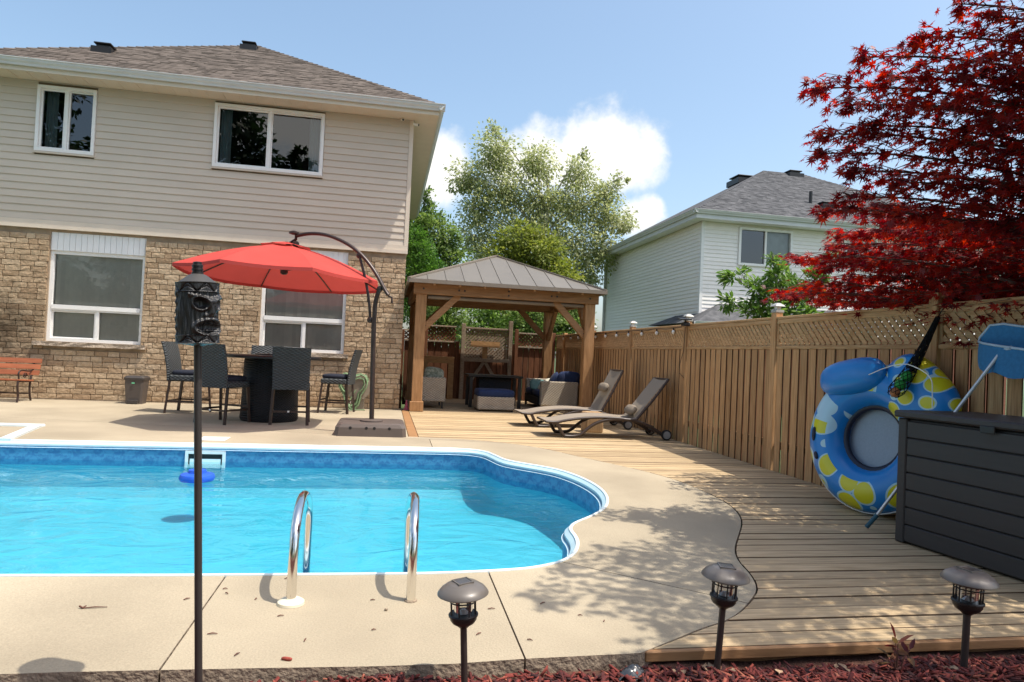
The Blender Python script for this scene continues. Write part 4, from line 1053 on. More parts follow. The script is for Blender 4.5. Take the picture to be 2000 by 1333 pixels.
for k in range(1, 8):                           # rafters under the ceiling
    for (a, b) in ((cor[0],cor[1]), (cor[3],cor[2])):
        s = k/8; p = a.lerp(b, s); q = p+(ap-(a+b)/2)*(1-abs(2*s-1)); MB().beam(p-Vector((0,0,.07)), q-Vector((0,0,.07)), .045, .07).build('rafter', MATS['gazebo_beam'], gz)

# ------------------------------------------------------------------ furniture in the gazebo
sofa = thing('wicker_sofa', 'tan wicker sofa with navy cushions under the gazebo', 'sofa', (3.95, 15.9, 0))
sx0, sx1_, sy0, sy1 = 3.46, 4.36, 15.05, 16.85
MB().cbox(sx0+.03, sx1_, sy0, sy0+.14, .09, .65, .02).build('arm', MATS['wicker_tan'], sofa); MB().cbox(sx0+.03, sx1_, sy1-.14, sy1, .09, .65, .02).build('arm', MATS['wicker_tan'], sofa)
MB().cbox(sx1_-.15, sx1_-.005, sy0+.142, sy1-.142, .09, .74, .02).build('backrest', MATS['wicker_tan'], sofa)
MB().cbox(sx0, sx1_-.152, sy0+.142, sy1-.142, .09, .28, .015).build('seat_base', MATS['wicker_black'], sofa)  # black wicker puts the shade on the tan sofa's front into its colour
for (x, y) in ((sx0+.06,sy0+.06),(sx1_-.06,sy0+.06),(sx0+.06,sy1-.06),(sx1_-.06,sy1-.06)): MB().box(x-.025, x+.025, y-.025, y+.025, 0, .089).build('leg', MATS['black_metal'], sofa)
for k in range(2): MB().cushion((sx0+.36, sy0+.142+.38+k*.76, .36), .72, .75, .16, .3).build('seat_cushion', MATS['navy_cloth'], sofa, smooth=80)
def pillow(name, c, s, rot, m, label, grp=None):
    M_ = Matrix.Rotation(rot[2],3,'Z') @ Matrix.Rotation(rot[1],3,'Y') @ Matrix.Rotation(rot[0],3,'X')
    return MB().cushion(c, s[0], s[1], s[2], .55, 10, M_, .75).build(name, MATS[m], None, smooth=80, label=label, cat='pillow', group=grp)
pillow('throw_pillow', (3.82,15.30,.66), (.44,.42,.17), (R(15),R(-62),R(-25)), 'navy_cloth', 'navy throw pillow at the seat edge beside the sofa arm')
pillow('throw_pillow', (4.02,15.24,.68), (.44,.42,.17), (R(10),R(-70),R(-60)), 'navy_cloth', 'navy throw pillow leaning between two other navy pillows')
pillow('throw_pillow', (4.22,15.22,.68), (.46,.42,.18), (R(-12),R(-66),R(-80)), 'navy_cloth', 'navy throw pillow against the sofa back at the gazebo post')
pillow('throw_pillow', (3.62,15.95,.53), (.52,.40,.15), (R(0),R(-25),R(80)), 'teal_cloth', 'pale teal throw pillow lying on the sofa seat')
pillow('throw_pillow', (3.72,15.50,.56), (.40,.36,.14), (R(8),R(-40),R(20)), 'cream_cloth', 'cream throw pillow on the sofa seat')
ott = thing('wicker_ottoman', 'tan wicker ottoman with navy cushion in the gazebo', 'ottoman', (2.34, 14.6, 0))
MB().cbox(1.95, 2.74, 14.22, 14.92, .03, .31, .02).build('base', MATS['wicker_tan'], ott); MB().cushion((2.345,14.57,.375), .80, .72, .17, .22).build('cushion', MATS['navy_cloth'], ott, smooth=80)
for (x, y) in ((2.0,14.27),(2.69,14.27),(2.0,14.87),(2.69,14.87)): MB().box(x-.025, x+.025, y-.025, y+.025, 0, .032).build('foot', MATS['black_metal'], ott)
tb = thing('patio_table', 'dark rectangular patio table behind the navy ottoman', 'table', (2.4, 15.5, 0))
MB().cbox(1.85, 3.1, 15.15, 15.95, .68, .73, .01).build('table_top', MATS['black_metal'], tb); MB().cbox(2.1, 2.85, 15.3, 15.8, .06, .678, .015).build('table_body', MATS['wicker_black'], tb)
for (x, y) in ((1.92,15.22),(3.03,15.22),(1.92,15.88),(3.03,15.88)): MB().box(x-.035, x+.035, y-.035, y+.035, 0, .679).build('leg', MATS['black_metal'], tb)
ac = thing('wicker_armchair', 'tan wicker armchair with patterned cushion beside the gazebo post', 'armchair', (.95, 14.9, 0))
c0x, c1x, c0y, c1y = .60, 1.30, 14.55, 15.4
MB().cbox(c0x, c1x, c0y, c0y+.12, .14, .66, .02).build('arm', MATS['wicker_tan'], ac); MB().cbox(c0x, c1x, c1y-.12, c1y, .14, .66, .02).build('arm', MATS['wicker_tan'], ac)
MB().cbox(c0x+.005, c0x+.13, c0y+.122, c1y-.122, .14, .82, .02).build('backrest', MATS['wicker_tan'], ac); MB().cbox(c0x+.132, c1x-.01, c0y+.122, c1y-.122, .14, .36, .015).build('seat_base', MATS['wicker_tan'], ac)
MB().cushion((c0x+.42, (c0y+c1y)/2, .44), .58, .60, .16, .3).build('seat_cushion', MATS['navy_cloth'], ac, smooth=80)
for (x, y) in ((c0x+.06,c0y+.06),(c1x-.06,c0y+.06),(c0x+.06,c1y-.06),(c1x-.06,c1y-.06)): MB().box(x-.02, x+.02, y-.02, y+.02, 0, .139).build('leg', MATS['black_metal'], ac)
pillow('throw_pillow', (1.05,14.86,.68), (.44,.40,.16), (R(70),R(8),R(0)), 'leafy_cloth', 'green leaf patterned pillow propped in the wicker armchair')
cn = thing('toy_cone', 'small pink cone by the house corner', 'cone', (.44, 14.05, 0))
MB().lathe([(.07,0),(.07,.012),(.045,.014),(.012,.2)], (.47,14.02,0), 12).build('cone', MATS['pink_plastic'], cn, smooth=40)
# ================================================================== POOLSIDE THINGS
lad = thing('pool_ladder', 'pair of polished steel pool ladder handrails in the near concrete', 'pool ladder', (-.1, 3.4, 0))
for k, (bx, tx) in enumerate(((568,1180), (802,1174))):
    pass
for k, (b, tp, e) in enumerate((((568,1180),(590,962),(597,1122)), ((802,1174),(812,965),(793,1122)))):
    B = PZ(*b); Yt = B.y+.28; T = PY(tp[0], tp[1], Yt); E_ = PZ(e[0], e[1]+18); E_ = Vector((PY(e[0], e[1], B.y+.62).x, B.y+.62, 0))
    h = T.z-.02; pts = [Vector((B.x, B.y, -.1)), Vector((B.x, B.y, h*.45))]
    for i in range(1, 13):
        a = math.pi*i/12; c = (1-math.cos(a))/2
        pts.append(Vector((B.x+(T.x-B.x)*min(1, 2*c) if c < .5 else T.x+(E_.x-T.x)*(2*c-1), B.y+(E_.y-B.y)*c, h*.55+(h*.43)*math.sin(a))))
    pts += [Vector((E_.x, E_.y, 0)), Vector((E_.x, E_.y+.02, -.62))]
    r_ = MB().tube(chaikin([tuple(p) for p in pts], 0), .0225, 14).build('handrail', MATS['chrome'], lad, smooth=60)
    if k == 0: MB().lathe([(.062,.0),(.06,.012),(.045,.022),(.026,.026)], (B.x, B.y, .001), 20).build('escutcheon', MATS['pale_plastic'], r_, smooth=30)
    else: MB().lathe([(.032,.0),(.030,.006)], (B.x, B.y, .001), 14).build('socket_ring', MATS['slab_edge'], r_)
for zz in (-.36, -.55): MB().cbox(-.36, .17, 3.9, 3.98, zz-.02, zz, .006).build('tread', MATS['pool_white'], lad)
sk = thing('pool_skimmer', 'white rectangular skimmer mouth in the far pool wall', 'skimmer', (-1.8, 8.4, -.1))
def wall_y(x): 
    best = None
    for a, b in zip(LA, LA[1:]+LA[:1]):
        if (a[0]-x)*(b[0]-x) <= 0 and a[0] != b[0]:
            yv = a[1]+(b[1]-a[1])*(x-a[0])/(b[0]-a[0]); best = yv if best is None else max(best, yv)
    return best
s0 = PY(359,890,8.4); s1 = PY(438,890,8.4); yk = min(wall_y(s0.x), wall_y(s1.x))-.012
f = MB(); frame_rect(f, s0.x, s1.x, -.265, -.075, yk-.012, yk+.06, .032); f.build('faceplate', MATS['pool_white'], sk)
MB().box(s0.x+.034, s1.x-.034, yk+.008, yk+.011, -.23, -.11).build('throat', MATS['lamp_black'], sk); MB().box(s0.x+.05, s1.x-.05, yk+.0, yk+.007, -.23, -.165).build('weir_door', MATS['pool_step'], sk)
p = PZ(418,858); MB().cbox(p.x-.16, p.x+.16, p.y-.16, p.y+.16, .0, .009, .003).build('skimmer_lid', MATS['white_plastic'], label='square cream skimmer lid flush in the far concrete edge', cat='lid')
p = PZ(385,932,WZ); fl = thing('chlorine_float', 'round blue chlorine dispenser floating on the pool water', 'pool float', (p.x, p.y, WZ))
MB().lathe([(.05,-.06),(.16,-.035),(.175,-.005),(.16,.03),(.10,.045)], p, 18).build('float_ring', MATS['float_blue'], fl, smooth=50); MB().lathe([(.09,.045),(.085,.075),(.03,.085)], p, 14).build('cap', MATS['float_blue'], fl, smooth=40)

# tiki torch
tp_ = PD(386, 612, 2.32); bt_ = PD(388, 1420, 2.32); axd = (tp_-bt_).normalized()
tk = thing('tiki_torch', 'black carved tiki face torch on a thin dark pole', 'torch', (bt_.x, bt_.y, bt_.z))
MB().tube([bt_, tp_-axd*.09], .0125, 12).build('pole', MATS['torch_pole'], tk, smooth=60)
hx = Vector((1,0,0)); hx = (hx-axd*hx.dot(axd)).normalized(); hy = axd.cross(hx)
FACE = R(-38)                                     # the face looks to the right of the camera
def sm(x, a, b): t = max(0, min(1, (x-a)/(b-a))); return t*t*(3-2*t)
def ridge(d, w): return max(0, 1-abs(d)/w)
def tiki(u, v):
    a = 2*math.pi*u; z = -.102+.204*v; r = .064
    w = (a-FACE+math.pi) % (2*math.pi)-math.pi; s = w/1.0              # -1..1 across the face
    d = .0012*math.sin(a*31)+.001*math.sin(a*17+z*60)
    if v > .84 or v < .13:
        r += .0045; zz = (v-.84)/.16 if v > .84 else v/.13
        tri = abs(((a*7/ (2*math.pi))*2) % 2-1)
        d = -.005*ridge((zz-tri), .14)-.0035*ridge((zz-.5*tri-.1), .1)
        if zz < .09 or zz > .93: d = .0015
    else:
        fx = 1 if abs(s) < 1.35 else 0
        if fx:
            ex = abs(s)-.52; ez = (z-.030)/.022 - .35*ex
            e = math.hypot(ex/.36, ez)
            d += .0085*ridge(e-1.0, .30) - .011*sm(1-e, .05, .6)          # eye ring and socket
            d += .009*ridge((z-(.060-.020*(1-abs(s)))) , .012)*(1 if abs(s) < 1.1 else 0)   # heavy brow
            d += .016*math.exp(-(s/.20)**2)*sm(z, -.025, .0)*(1-sm(z, .03, .055))             # nose
            d += .006*math.exp(-((abs(s)-.26)/.14)**2-((z+.012)/.010)**2)
            mz = (z+.050)/.027; m_ = math.hypot(s/.78, mz)
            d += .010*ridge(m_-1.0, .28) - .014*sm(1-m_, .0, .45)
            if m_ < .85: d += .009*ridge(z+.060, .007)+.007*ridge(z+.037, .005)*(1 if abs((s*6) % 1-.5) < .38 else .2)
        else:
            d += .004*math.exp(-((abs(s)-2.0)/.25)**2)*(1+.5*math.sin(z*220))
            d += .007*math.exp(-((abs(s)-1.62)/.16)**2-((z-.0)/.045)**2)
    p = tp_+axd*z+(hx*math.cos(a)+hy*math.sin(a))*(r+d); return p
MB().grid(tiki, 190, 110, cu=True).build('carved_head', MATS['tiki_black'], tk, smooth=70)
Mt = Matrix((hx, hy, axd)).transposed()
MB().lathe([(.066,-.103),(.03,-.108),(.014,-.112)], tp_, 24, Mt).build('head_base', MATS['tiki_black'], tk, smooth=40)
MB().lathe([(.066,.101),(.058,.106),(.030,.128),(.018,.133)], tp_, 24, Mt).build('fuel_canister', MATS['torch_grey'], tk, smooth=40)
MB().lathe([(.019,.133),(.019,.138),(.0165,.139),(.0165,.144),(.019,.145),(.019,.150),(.0165,.151),(.0165,.156),(.018,.157),(.018,.163),(.014,.165),(.014,.173),(.008,.175)], tp_, 16, Mt).build('wick_cap', MATS['lamp_black'], tk, smooth=30)

# solar path lamps in the mulch
def solar_lamp(top, bot, depth, label, yaw=0.0, capr=.1, facing=0):
    a = PD(top[0], top[1], depth); b = PD(bot[0], bot[1], depth); ax = (a-b).normalized()
    t = thing('solar_path_lamp', label, 'lamp', b, 'solar path lamps in the mulch')
    x = Vector((math.cos(yaw), math.sin(yaw), 0)); x = (x-ax*x.dot(ax)).normalized(); y = ax.cross(x); M_ = Matrix((x, y, ax)).transposed(); s = capr/.1
    cap = MB().lathe([(.088*s,-.052*s),(.1*s,-.045*s),(.099*s,-.040*s),(.086*s,-.024*s),(.080*s,-.021*s),(.070*s,-.013*s),(.066*s,-.012*s),(.058*s,-.006*s),(.052*s,-.005*s),(.030*s,0),(.002,.0005)], a, 36, M_).build('cap', MATS['lamp_cap'], t, smooth=28)
    fr = MB().lathe([(.046*s,-.004),(.046*s,.003),(.040*s,.0035),(.039*s,.001)], a, 4, M_ @ Matrix.Rotation(R(45),3,'Z')).build('panel_frame', MATS['lamp_cap'], cap)
    MB().lathe([(.039*s,-.001),(.0385*s,.0018)], a, 4, M_ @ Matrix.Rotation(R(45),3,'Z')).build('solar_cell', MATS['solar_cell'], cap)
    MB().lathe([(.06*s,-.053*s),(.052*s,-.058*s),(.050*s,-.064*s)], a, 24, M_).build('collar', MATS['lamp_black'], t, smooth=40)
    MB().lathe([(.038*s,-.056*s),(.036*s,-.132*s)], a, 20, M_).build('glass_cylinder', MATS['lamp_glass'], t, smooth=60)
    MB().lathe([(.030*s,-.136*s),(.026*s,-.126*s),(.008*s,-.108*s)], a, 8, M_).build('reflector', MATS['aluminium'], t)
    cg = MB()
    for k in range(8):
        w = 2*math.pi*k/8
        MB().tube([a+M_@Vector((.050*s*math.cos(w), .050*s*math.sin(w), -.06*s)), a+M_@Vector((.050*s*math.cos(w), .050*s*math.sin(w), -.137*s))], .0032*s, 6).build('cage_bar', MATS['lamp_black'], t)
    MB().tube([a+M_@Vector((.0515*s*math.cos(2*math.pi*k/24), .0515*s*math.sin(2*math.pi*k/24), -.074*s)) for k in range(24)], .0028*s, 6, closed=True).build('cage_ring', MATS['lamp_black'], t)
    MB().lathe([(.054*s,-.122*s),(.058*s,-.126*s),(.058*s,-.132*s),(.053*s,-.135*s),(.052*s,-.146*s),(.044*s,-.158*s),(.026*s,-.170*s),(.018*s,-.178*s)], a, 28, M_).build('cup', MATS['lamp_black'], t, smooth=35)
    MB().tube([a-ax*.17*s, b-ax*.08], .0135*s, 12).build('stake', MATS['lamp_stake'], t, smooth=60)
solar_lamp((904,1136), (909,1450), 2.5, 'brown solar path lamp beside the bare concrete edge', R(20), .094)
solar_lamp((1419,1106), (1400,1312), 2.8, 'brown solar path lamp before the curved end of the concrete', R(-15), .097)
solar_lamp((1894,1112), (1882,1312), 2.8, 'brown solar path lamp at the deck front below the storage box', R(10), .103)

# deck box
bxo = thing('deck_box', 'large charcoal plastic storage box with plank sides on the deck', 'storage box', (3.66, 4.33, 0))
LB_, WB, HB = 1.55, .70, .90
d_ = MB().cbox(.02, WB-.02, -LB_+.02, -.02, .0, HB-.02, .01).build('body', MATS['box_plastic'], bxo)
ph_ = .122
for k in range(7):
    z0 = .012+k*ph_
    for (x0, x1, y0, y1) in ((-.004, .019, -LB_+.07, -.07),):
        MB().cbox(x0, x1, y0, y1, z0+.004, z0+ph_-.004, .005).build('side_plank', MATS['box_plastic'], bxo)
    MB().cbox(.07, WB-.07, -LB_-.003, -LB_+.019, z0+.004, z0+ph_-.004, .005).build('end_plank', MATS['box_plastic'], bxo)
    MB().cbox(.07, WB-.07, -.019, .003, z0+.004, z0+ph_-.004, .005).build('end_plank', MATS['box_plastic'], bxo)
for (x, y) in ((-.008,-.068),(-.008,-LB_-.006),(WB-.06,-.068),(WB-.06,-LB_-.006)): MB().cbox(x, x+.075, y, y+.074, 0, HB-.02, .008).build('corner_post', MATS['box_plastic'], bxo)
lid = MB().cbox(-.03, WB+.02, -LB_-.03, .03, HB-.015, HB+.035, .012).build('lid', MATS['box_lid'], bxo)
MB().cbox(-.038, -.0305, -.74, -.64, HB-.05, HB-.005, .004).build('latch', MATS['lamp_black'], bxo)
for o in bxo.children:                           # built in the box's own frame
    o.data.transform(Matrix.Translation(bxo.location))
bxo.rotation_euler = (0, 0, R(6.0))

# inflatable river tube leaning on the fence
def tube_mat():
    m, N, L, P = nodes('tube_vinyl'); P.inputs['Roughness'].default_value = .28; P.inputs['Specular IOR Level'].default_value = .5
    tc = N.new('ShaderNodeTexCoord'); mp = N.new('ShaderNodeMapping'); mp.inputs['Scale'].default_value = (13, 4.6, 1); L.new(tc.outputs['UV'], mp.inputs['Vector'])
    vo = N.new('ShaderNodeTexVoronoi'); vo.inputs['Randomness'].default_value = .55; vo.inputs['Scale'].default_value = 1; L.new(mp.outputs[0], vo.inputs['Vector'])
    sp = N.new('ShaderNodeSeparateXYZ'); L.new(tc.outputs['UV'], sp.inputs[0])
    spot = mth(N, L, 'LESS_THAN', vo.outputs['Distance'], .46); rim = mth(N, L, 'LESS_THAN', vo.outputs['Distance'], .52)
    uu = sp.outputs[0]
    # spotted on the left, below and at the back pad; plain blue with pale petals along the upper left and round the hole
    inr = mth(N, L, 'MULTIPLY', mth(N, L, 'GREATER_THAN', sp.outputs[1], .31), mth(N, L, 'LESS_THAN', sp.outputs[1], .64))
    reg = mth(N, L, 'MULTIPLY', mth(N, L, 'SUBTRACT', 1, inr), mth(N, L, 'SUBTRACT', 1, mth(N, L, 'MULTIPLY', mth(N, L, 'GREATER_THAN', uu, .26), mth(N, L, 'LESS_THAN', uu, .47))))
    pet = mth(N, L, 'MULTIPLY', mth(N, L, 'MULTIPLY', mth(N, L, 'GREATER_THAN', uu, .395), mth(N, L, 'LESS_THAN', uu, .52)), rim)
    def mix(f, a, b):
        n = N.new('ShaderNodeMix'); n.data_type = 'RGBA'; L.new(f, n.inputs['Factor'])
        for k, v in (('A', a), ('B', b)):
            if isinstance(v, tuple): n.inputs[k].default_value = v
            else: L.new(v, n.inputs[k])
        return n.outputs['Result']
    c = mix(pet, (.010,.21,.58,1), (.42,.64,.76,1))
    c = mix(mth(N, L, 'MULTIPLY', reg, rim), c, (.40,.62,.70,1)); c = mix(mth(N, L, 'MULTIPLY', reg, spot), c, (.62,.58,.015,1))
    L.new(c, P.inputs['Base Color'])
tube_mat()
mat('tube_blue', (.010,.21,.58), .28, var=.04, spec=.5); mat('tube_dark', (.008,.012,.03), .35); mat('tube_mesh', (.30,.36,.42), .8, var=.06, scale=60)
LEAN = R(9); edge = PXX(1598, 868, 4.04); TT = R(15); RM, Rm = .45, .178
TC = Vector((4.165, edge.y-(RM+Rm)*math.cos(TT)-.0, (RM+Rm)*math.cos(LEAN)+.01))
RTm = Matrix.Rotation(TT, 3, 'Z'); ex = RTm @ Vector((0,-1,0)); ez = RTm @ Vector((math.sin(LEAN), 0, math.cos(LEAN))); en = RTm @ Vector((-math.cos(LEAN), 0, math.sin(LEAN)))   # right, up, towards the viewer
it = thing('river_tube', 'blue and yellow spotted inflatable river tube leaning on the fence', 'pool tube', (TC.x, TC.y, 0))
def torus(u, v):
    a = 2*math.pi*u; b = 2*math.pi*v; wr = 1+.006*math.sin(a*40)*max(0, -math.cos(b))
    rr_ = (RM + Rm*math.cos(b)*wr); return TC+ex*(rr_*math.cos(a))+ez*(rr_*math.sin(a))+en*(Rm*.95*math.sin(b)*wr)
to = MB().grid(torus, 72, 28, cu=True, cv=True).build('ring', MATS['tube_vinyl'], it, smooth=80)
ul = to.data.uv_layers.new(name='UVMap')
for pl in to.data.polygons:
    ids = [to.data.loops[l].vertex_index for l in pl.loop_indices]; us = [(i//28)/72 for i in ids]; vs_ = [(i % 28)/28 for i in ids]
    for l, u, v in zip(pl.loop_indices, us, vs_):
        if max(us)-min(us) > .5 and u < .5: u += 1
        if max(vs_)-min(vs_) > .5 and v < .5: v += 1
        ul.data[l].uv = (u, v)
Mx = Matrix((ex, ez, en)).transposed()
hr = MB().cushion(TC+ex*(-.20)+ez*.50+en*.15, .64, .32, .24, .75, 12, Mx @ Matrix.Rotation(R(12),3,'Z')).build('headrest', MATS['tube_blue'], it, smooth=80)
bk = MB().cushion(TC+ex*(.34)+ez*.40+en*.03, .74, .52, .30, .75, 14, Mx @ Matrix.Rotation(R(-42),3,'Z'))
bko = bk.build('backrest', MATS['tube_vinyl'], it, smooth=80)
ul = bko.data.uv_layers.new(name='UVMap')
for lp in bko.data.loops:
    co_ = bko.data.vertices[lp.vertex_index].co; ul.data[lp.index].uv = (.62+co_.dot(ex)*.46, .98+co_.dot(ez)*1.5)
MB().grid(lambda u, v: TC+ex*((RM-Rm+.02)*v*math.cos(2*math.pi*u))+ez*((RM-Rm+.02)*v*math.sin(2*math.pi*u))-en*.03, 28, 3, cu=True).build('mesh_floor', MATS['tube_mesh'], it)
MB().tube([TC+ex*(RM-Rm+.012)*math.cos(2*math.pi*k/40)+ez*(RM-Rm+.012)*math.sin(2*math.pi*k/40)+en*.02 for k in range(40)], .04, 8, closed=True, flat=.7).build('inner_rim', MATS['tube_dark'], it, smooth=80)
MB().tube([TC+ex*(RM+Rm+.006)*math.cos(2*math.pi*k/48)+ez*(RM+Rm+.006)*math.sin(2*math.pi*k/48)+en*.03 for k in range(48)], .006, 6, closed=True).build('grab_rope', MATS['rope_white'], it, smooth=80)
for an, ln_ in ((185, .05), (208, .022)):
    c_ = torus(an/360, .21); t_ = ex*(-math.sin(R(an)))+ez*math.cos(R(an))
    nv_ = (c_-(TC+ex*RM*math.cos(R(an))+ez*RM*math.sin(R(an)))).normalized(); sv_ = t_.cross(nv_).normalized()
    MB().cushion(c_+nv_*.004, .04, .03+2*ln_, .03, .8, 8, Matrix((sv_, t_, nv_)).transposed()).build('handle', MATS['tube_dark'], it, smooth=60)
MB().tube(chaikin3([torus(.30,.22)+en*.01, PXX(1757,706,4.02), PXX(1800,722,4.03), PXX(1821,740,4.04), PXX(1821,770,4.05), PXX(1821,800,4.05)]), .004, 6).build('rope', MATS['rope_white'], it)

# mesh bag of balls hung from the fence post
mbag = thing('ball_bag', 'black mesh bag of green balls hanging from the fence post', 'ball bag', PXX(1832,618,4.44))
a = PXX(1832,620,4.43); bq = PXX(1744,772,4.0); n = 26; rings = []
for k in range(n+1):
    t_ = k/n; r_ = .018+.05*t_**1.2 if t_ < .9 else .068*(1-(t_-.9)*4)
    rings.append((a.lerp(bq, t_)-Vector((0,0,.05*math.sin(math.pi*t_))), r_))
up_ = MB()
for s_ in range(9):                               # knotted net: two families of spiralling cords
    for sg in (1, -1):
        pts = []
        for k, (c_, r_) in enumerate(rings):
            w = 2*math.pi*s_/9+sg*k*.32; dd = (bq-a).normalized(); u_ = dd.cross(Vector((0,0,1))).normalized(); v_ = dd.cross(u_)
            pts.append(c_+u_*math.cos(w)*r_+v_*math.sin(w)*r_)
        up_.tube(pts, .0026, 4)
for s_ in range(14):                               # the empty upper part hangs in gathered folds
    pts = [c_+Vector((math.cos(s_*2.4+k*.5)*r_*.55, math.sin(s_*1.7+k*.4)*r_*.55, math.sin(s_*3.1+k*.3)*r_*.4)) for k, (c_, r_) in enumerate(rings[:17])]
    up_.tube(pts, .006, 5)
up_.build('net', MATS['mesh_black'], mbag)
MB().tube([a, PXX(1842,603,4.44)], .004, 5).build('cord', MATS['mesh_black'], mbag)
for t_, m_, nm in ((.70,'ball_green','ball'), (.835,'ball_green','ball'), (.955,'ball_orange','ball')):
    c_ = a.lerp(bq, t_)-Vector((0,0,.05*math.sin(math.pi*t_))); MB().ball(c_, .045 if m_ == 'ball_green' else .04, 14).build(nm, MATS[m_], mbag, smooth=80)

# leaf net with a long pole
ln0 = PZ(1692,1034); ln1 = PXX(1958,684,4.30); net = thing('pool_net', 'blue leaf skimmer net with a silver pole leaning on the fence', 'pool net', ln0)
dr = (ln1-ln0).normalized()
MB().tube([ln0+dr*.13, ln1], .0125, 10).build('pole', MATS['aluminium'], net, smooth=60); MB().tube([ln0+Vector((0,0,.015)), ln0+dr*.14], .0165, 10).build('grip', MATS['grip_blue'], net, smooth=50)
pts = [PXX(x, y, X_) for x, y, X_ in ((1912,668,4.40),(1914,660,4.42),(1934,636,4.44),(1960,633,4.44),(2010,640,4.44),(2060,648,4.42),(2070,668,4.30),(2050,690,4.26),(2000,683,4.26),(1950,676,4.28),(1920,671,4.34))]
MB().tube(pts, .009, 8, closed=True).build('hoop', MATS['net_frame'], net, smooth=60); MB().tube([ln1, PXX(1975,680,4.27)], .016, 8).build('socket', MATS['net_frame'], net, smooth=60)
cen = sum(pts, Vector())/len(pts); bg = MB(); m_ = len(pts)
def bag(u, v):
    i = u*m_; k = int(i) % m_; f = i-int(i); p = pts[k].lerp(pts[(k+1)%m_], f); return p.lerp(cen, .30*v*v)+Vector((-.05*v, 0, -.22*math.sin(v*math.pi/2)+.012*math.sin(u*40)*v))
bg.grid(bag, 33, 6, cu=True); bo_ = len(bg.v)
bg.add([bag(k/33, 1) for k in range(33)], [tuple(range(33))]); bg.build('net_bag', MATS['net_bag'], net, smooth=60)

# ================================================================== LOUNGERS
def lz(zx, zy, Y): return PY(980+zx/4.443, 600+zy/4.443, Y)
def lounger(name, label, loc, ang, rotz, pil):
    t = thing(name, label, 'lounger', loc, 'sling loungers on the deck')
    W_ = .60; Y0 = 9.98; O = lz(540,1135,Y0); O = Vector((O.x, O.y, 0))
    def q(zx, zy): p = lz(zx, zy, Y0); return Vector((p.x-O.x, 0, max(p.z, .02)))
    seat = [q(*a) for a in ((370,968),(475,1003),(560,983),(700,964),(850,957),(1000,963),(1100,978),(1165,975))]
    seat = [Vector((seat[0].x+.02, 0, seat[1].z+.012))]+seat[1:]
    seat = [Vector(p) for p in chaikin3(seat)]
    hinge = seat[-1]; top = hinge+Vector((math.cos(ang)*.80, 0, math.sin(ang)*.80))
    base = [Vector(p) for p in chaikin3([q(*a) for a in ((478,1000),(505,1060),(535,1118),(560,1142),(635,1138),(690,1105),(760,1040),(840,995),(950,972),(1080,975),(1180,992),(1290,1040),(1370,1095),(1405,1120))])]
    for yy in (0, W_):
        v_ = Vector((0, yy, 0))
        MB().tube([p+v_ for p in seat], .024, 8, flat=.85).build('seat_rail', MATS['lounger_frame'], t, smooth=60)
        MB().tube([p+v_ for p in base], .026, 8).build('base_frame', MATS['lounger_frame'], t, smooth=60)
        MB().tube([hinge+v_, hinge.lerp(top, .5)+v_+Vector((.012,0,-.006)), top+v_], .021, 8).build('back_rail', MATS['lounger_frame'], t, smooth=60)
        f = q(590, 1142); MB().cbox(f.x-.10, f.x+.06, yy-.025, yy+.025, 0, .022, .004).build('foot', MATS['rubber'], t)
        wc = q(1412, 1125); wr = .082; wc = Vector((wc.x, 0, wr)); s_ = -1 if yy == 0 else 1
        wy = yy+s_*.045; Mw = Matrix.Rotation(R(90), 3, 'X')
        wh = MB().lathe([(wr-.022,-.02),(wr,-.016),(wr,.016),(wr-.022,.02)], (wc.x, wy, wr), 20, Mw).build('wheel', MATS['rubber'], t, smooth=40)
        MB().lathe([(.012,-.024),(wr-.024,-.021),(wr-.024,.021),(.012,.024)], (wc.x, wy, wr), 20, Mw).build('hubcap', MATS['wheel_grey'], wh, smooth=40)
        st0 = hinge.lerp(top, .35)+v_; st1 = q(1250, 1005)+v_; st1.y = yy+(.04 if yy == 0 else -.04); MB().tube([st0, st1], .011, 6).build('prop', MATS['lounger_frame'], t)
    for p in (seat[0], top, base[len(base)*3//5], Vector((q(1412,1125).x,0,.082))):
        MB().tube([p, p+Vector((0,W_,0))], .016, 8).build('crossbar', MATS['lounger_frame'], t, smooth=60)
    ns = len(seat)-1
    def sling(u, v): 
        i = min(int(u*ns), ns-1); p = seat[i].lerp(seat[i+1], u*ns-i); return p+Vector((0, .015+(W_-.03)*v, .018-.02*math.sin(math.pi*v)))
    MB().grid(sling, 24, 6).build('seat_sling', MATS['sling'], t, smooth=80)
    nb_ = Vector((-math.sin(ang),0,math.cos(ang)))
    MB().grid(lambda u, v: hinge.lerp(top, u)+nb_*(.016-.02*math.sin(math.pi*v))+Vector((0,.015+(W_-.03)*v,0)), 8, 6).build('back_sling', MATS['sling'], t, smooth=80)
    c_ = hinge.lerp(top, pil)+nb_*.075+Vector((0, W_/2, 0))
    MB().cushion(c_, .17, .40, .12, .7, 8, Matrix((Vector((math.cos(ang),0,math.sin(ang))), Vector((0,1,0)), nb_)).transposed()).build('headrest_pillow', MATS['pillow_brown'], t, smooth=80)
    t.location = loc; t.rotation_euler = (0, 0, rotz)
    for o in t.children: o.data.transform(Matrix.Translation(Vector(loc)))
    for o in t.children:
        for g in o.children: g.data.transform(Matrix.Translation(Vector(loc)))
    return t
a = lz(540,1135,9.98)
lounger('sling_lounger', 'brown sling lounger reclined with its pillow slid low', (a.x, 9.98, .0), R(52), R(-1), .13)
b = PZ(1050,835); lounger('sling_lounger', 'brown sling lounger upright with its pillow high, nearer the gazebo', (b.x, b.y, .0), R(63), R(1.5), .52)
p = PZ(1161,846); st = thing('log_stool', 'squared wooden log stool standing between the loungers', 'stool', (p.x, p.y+.12, 0))
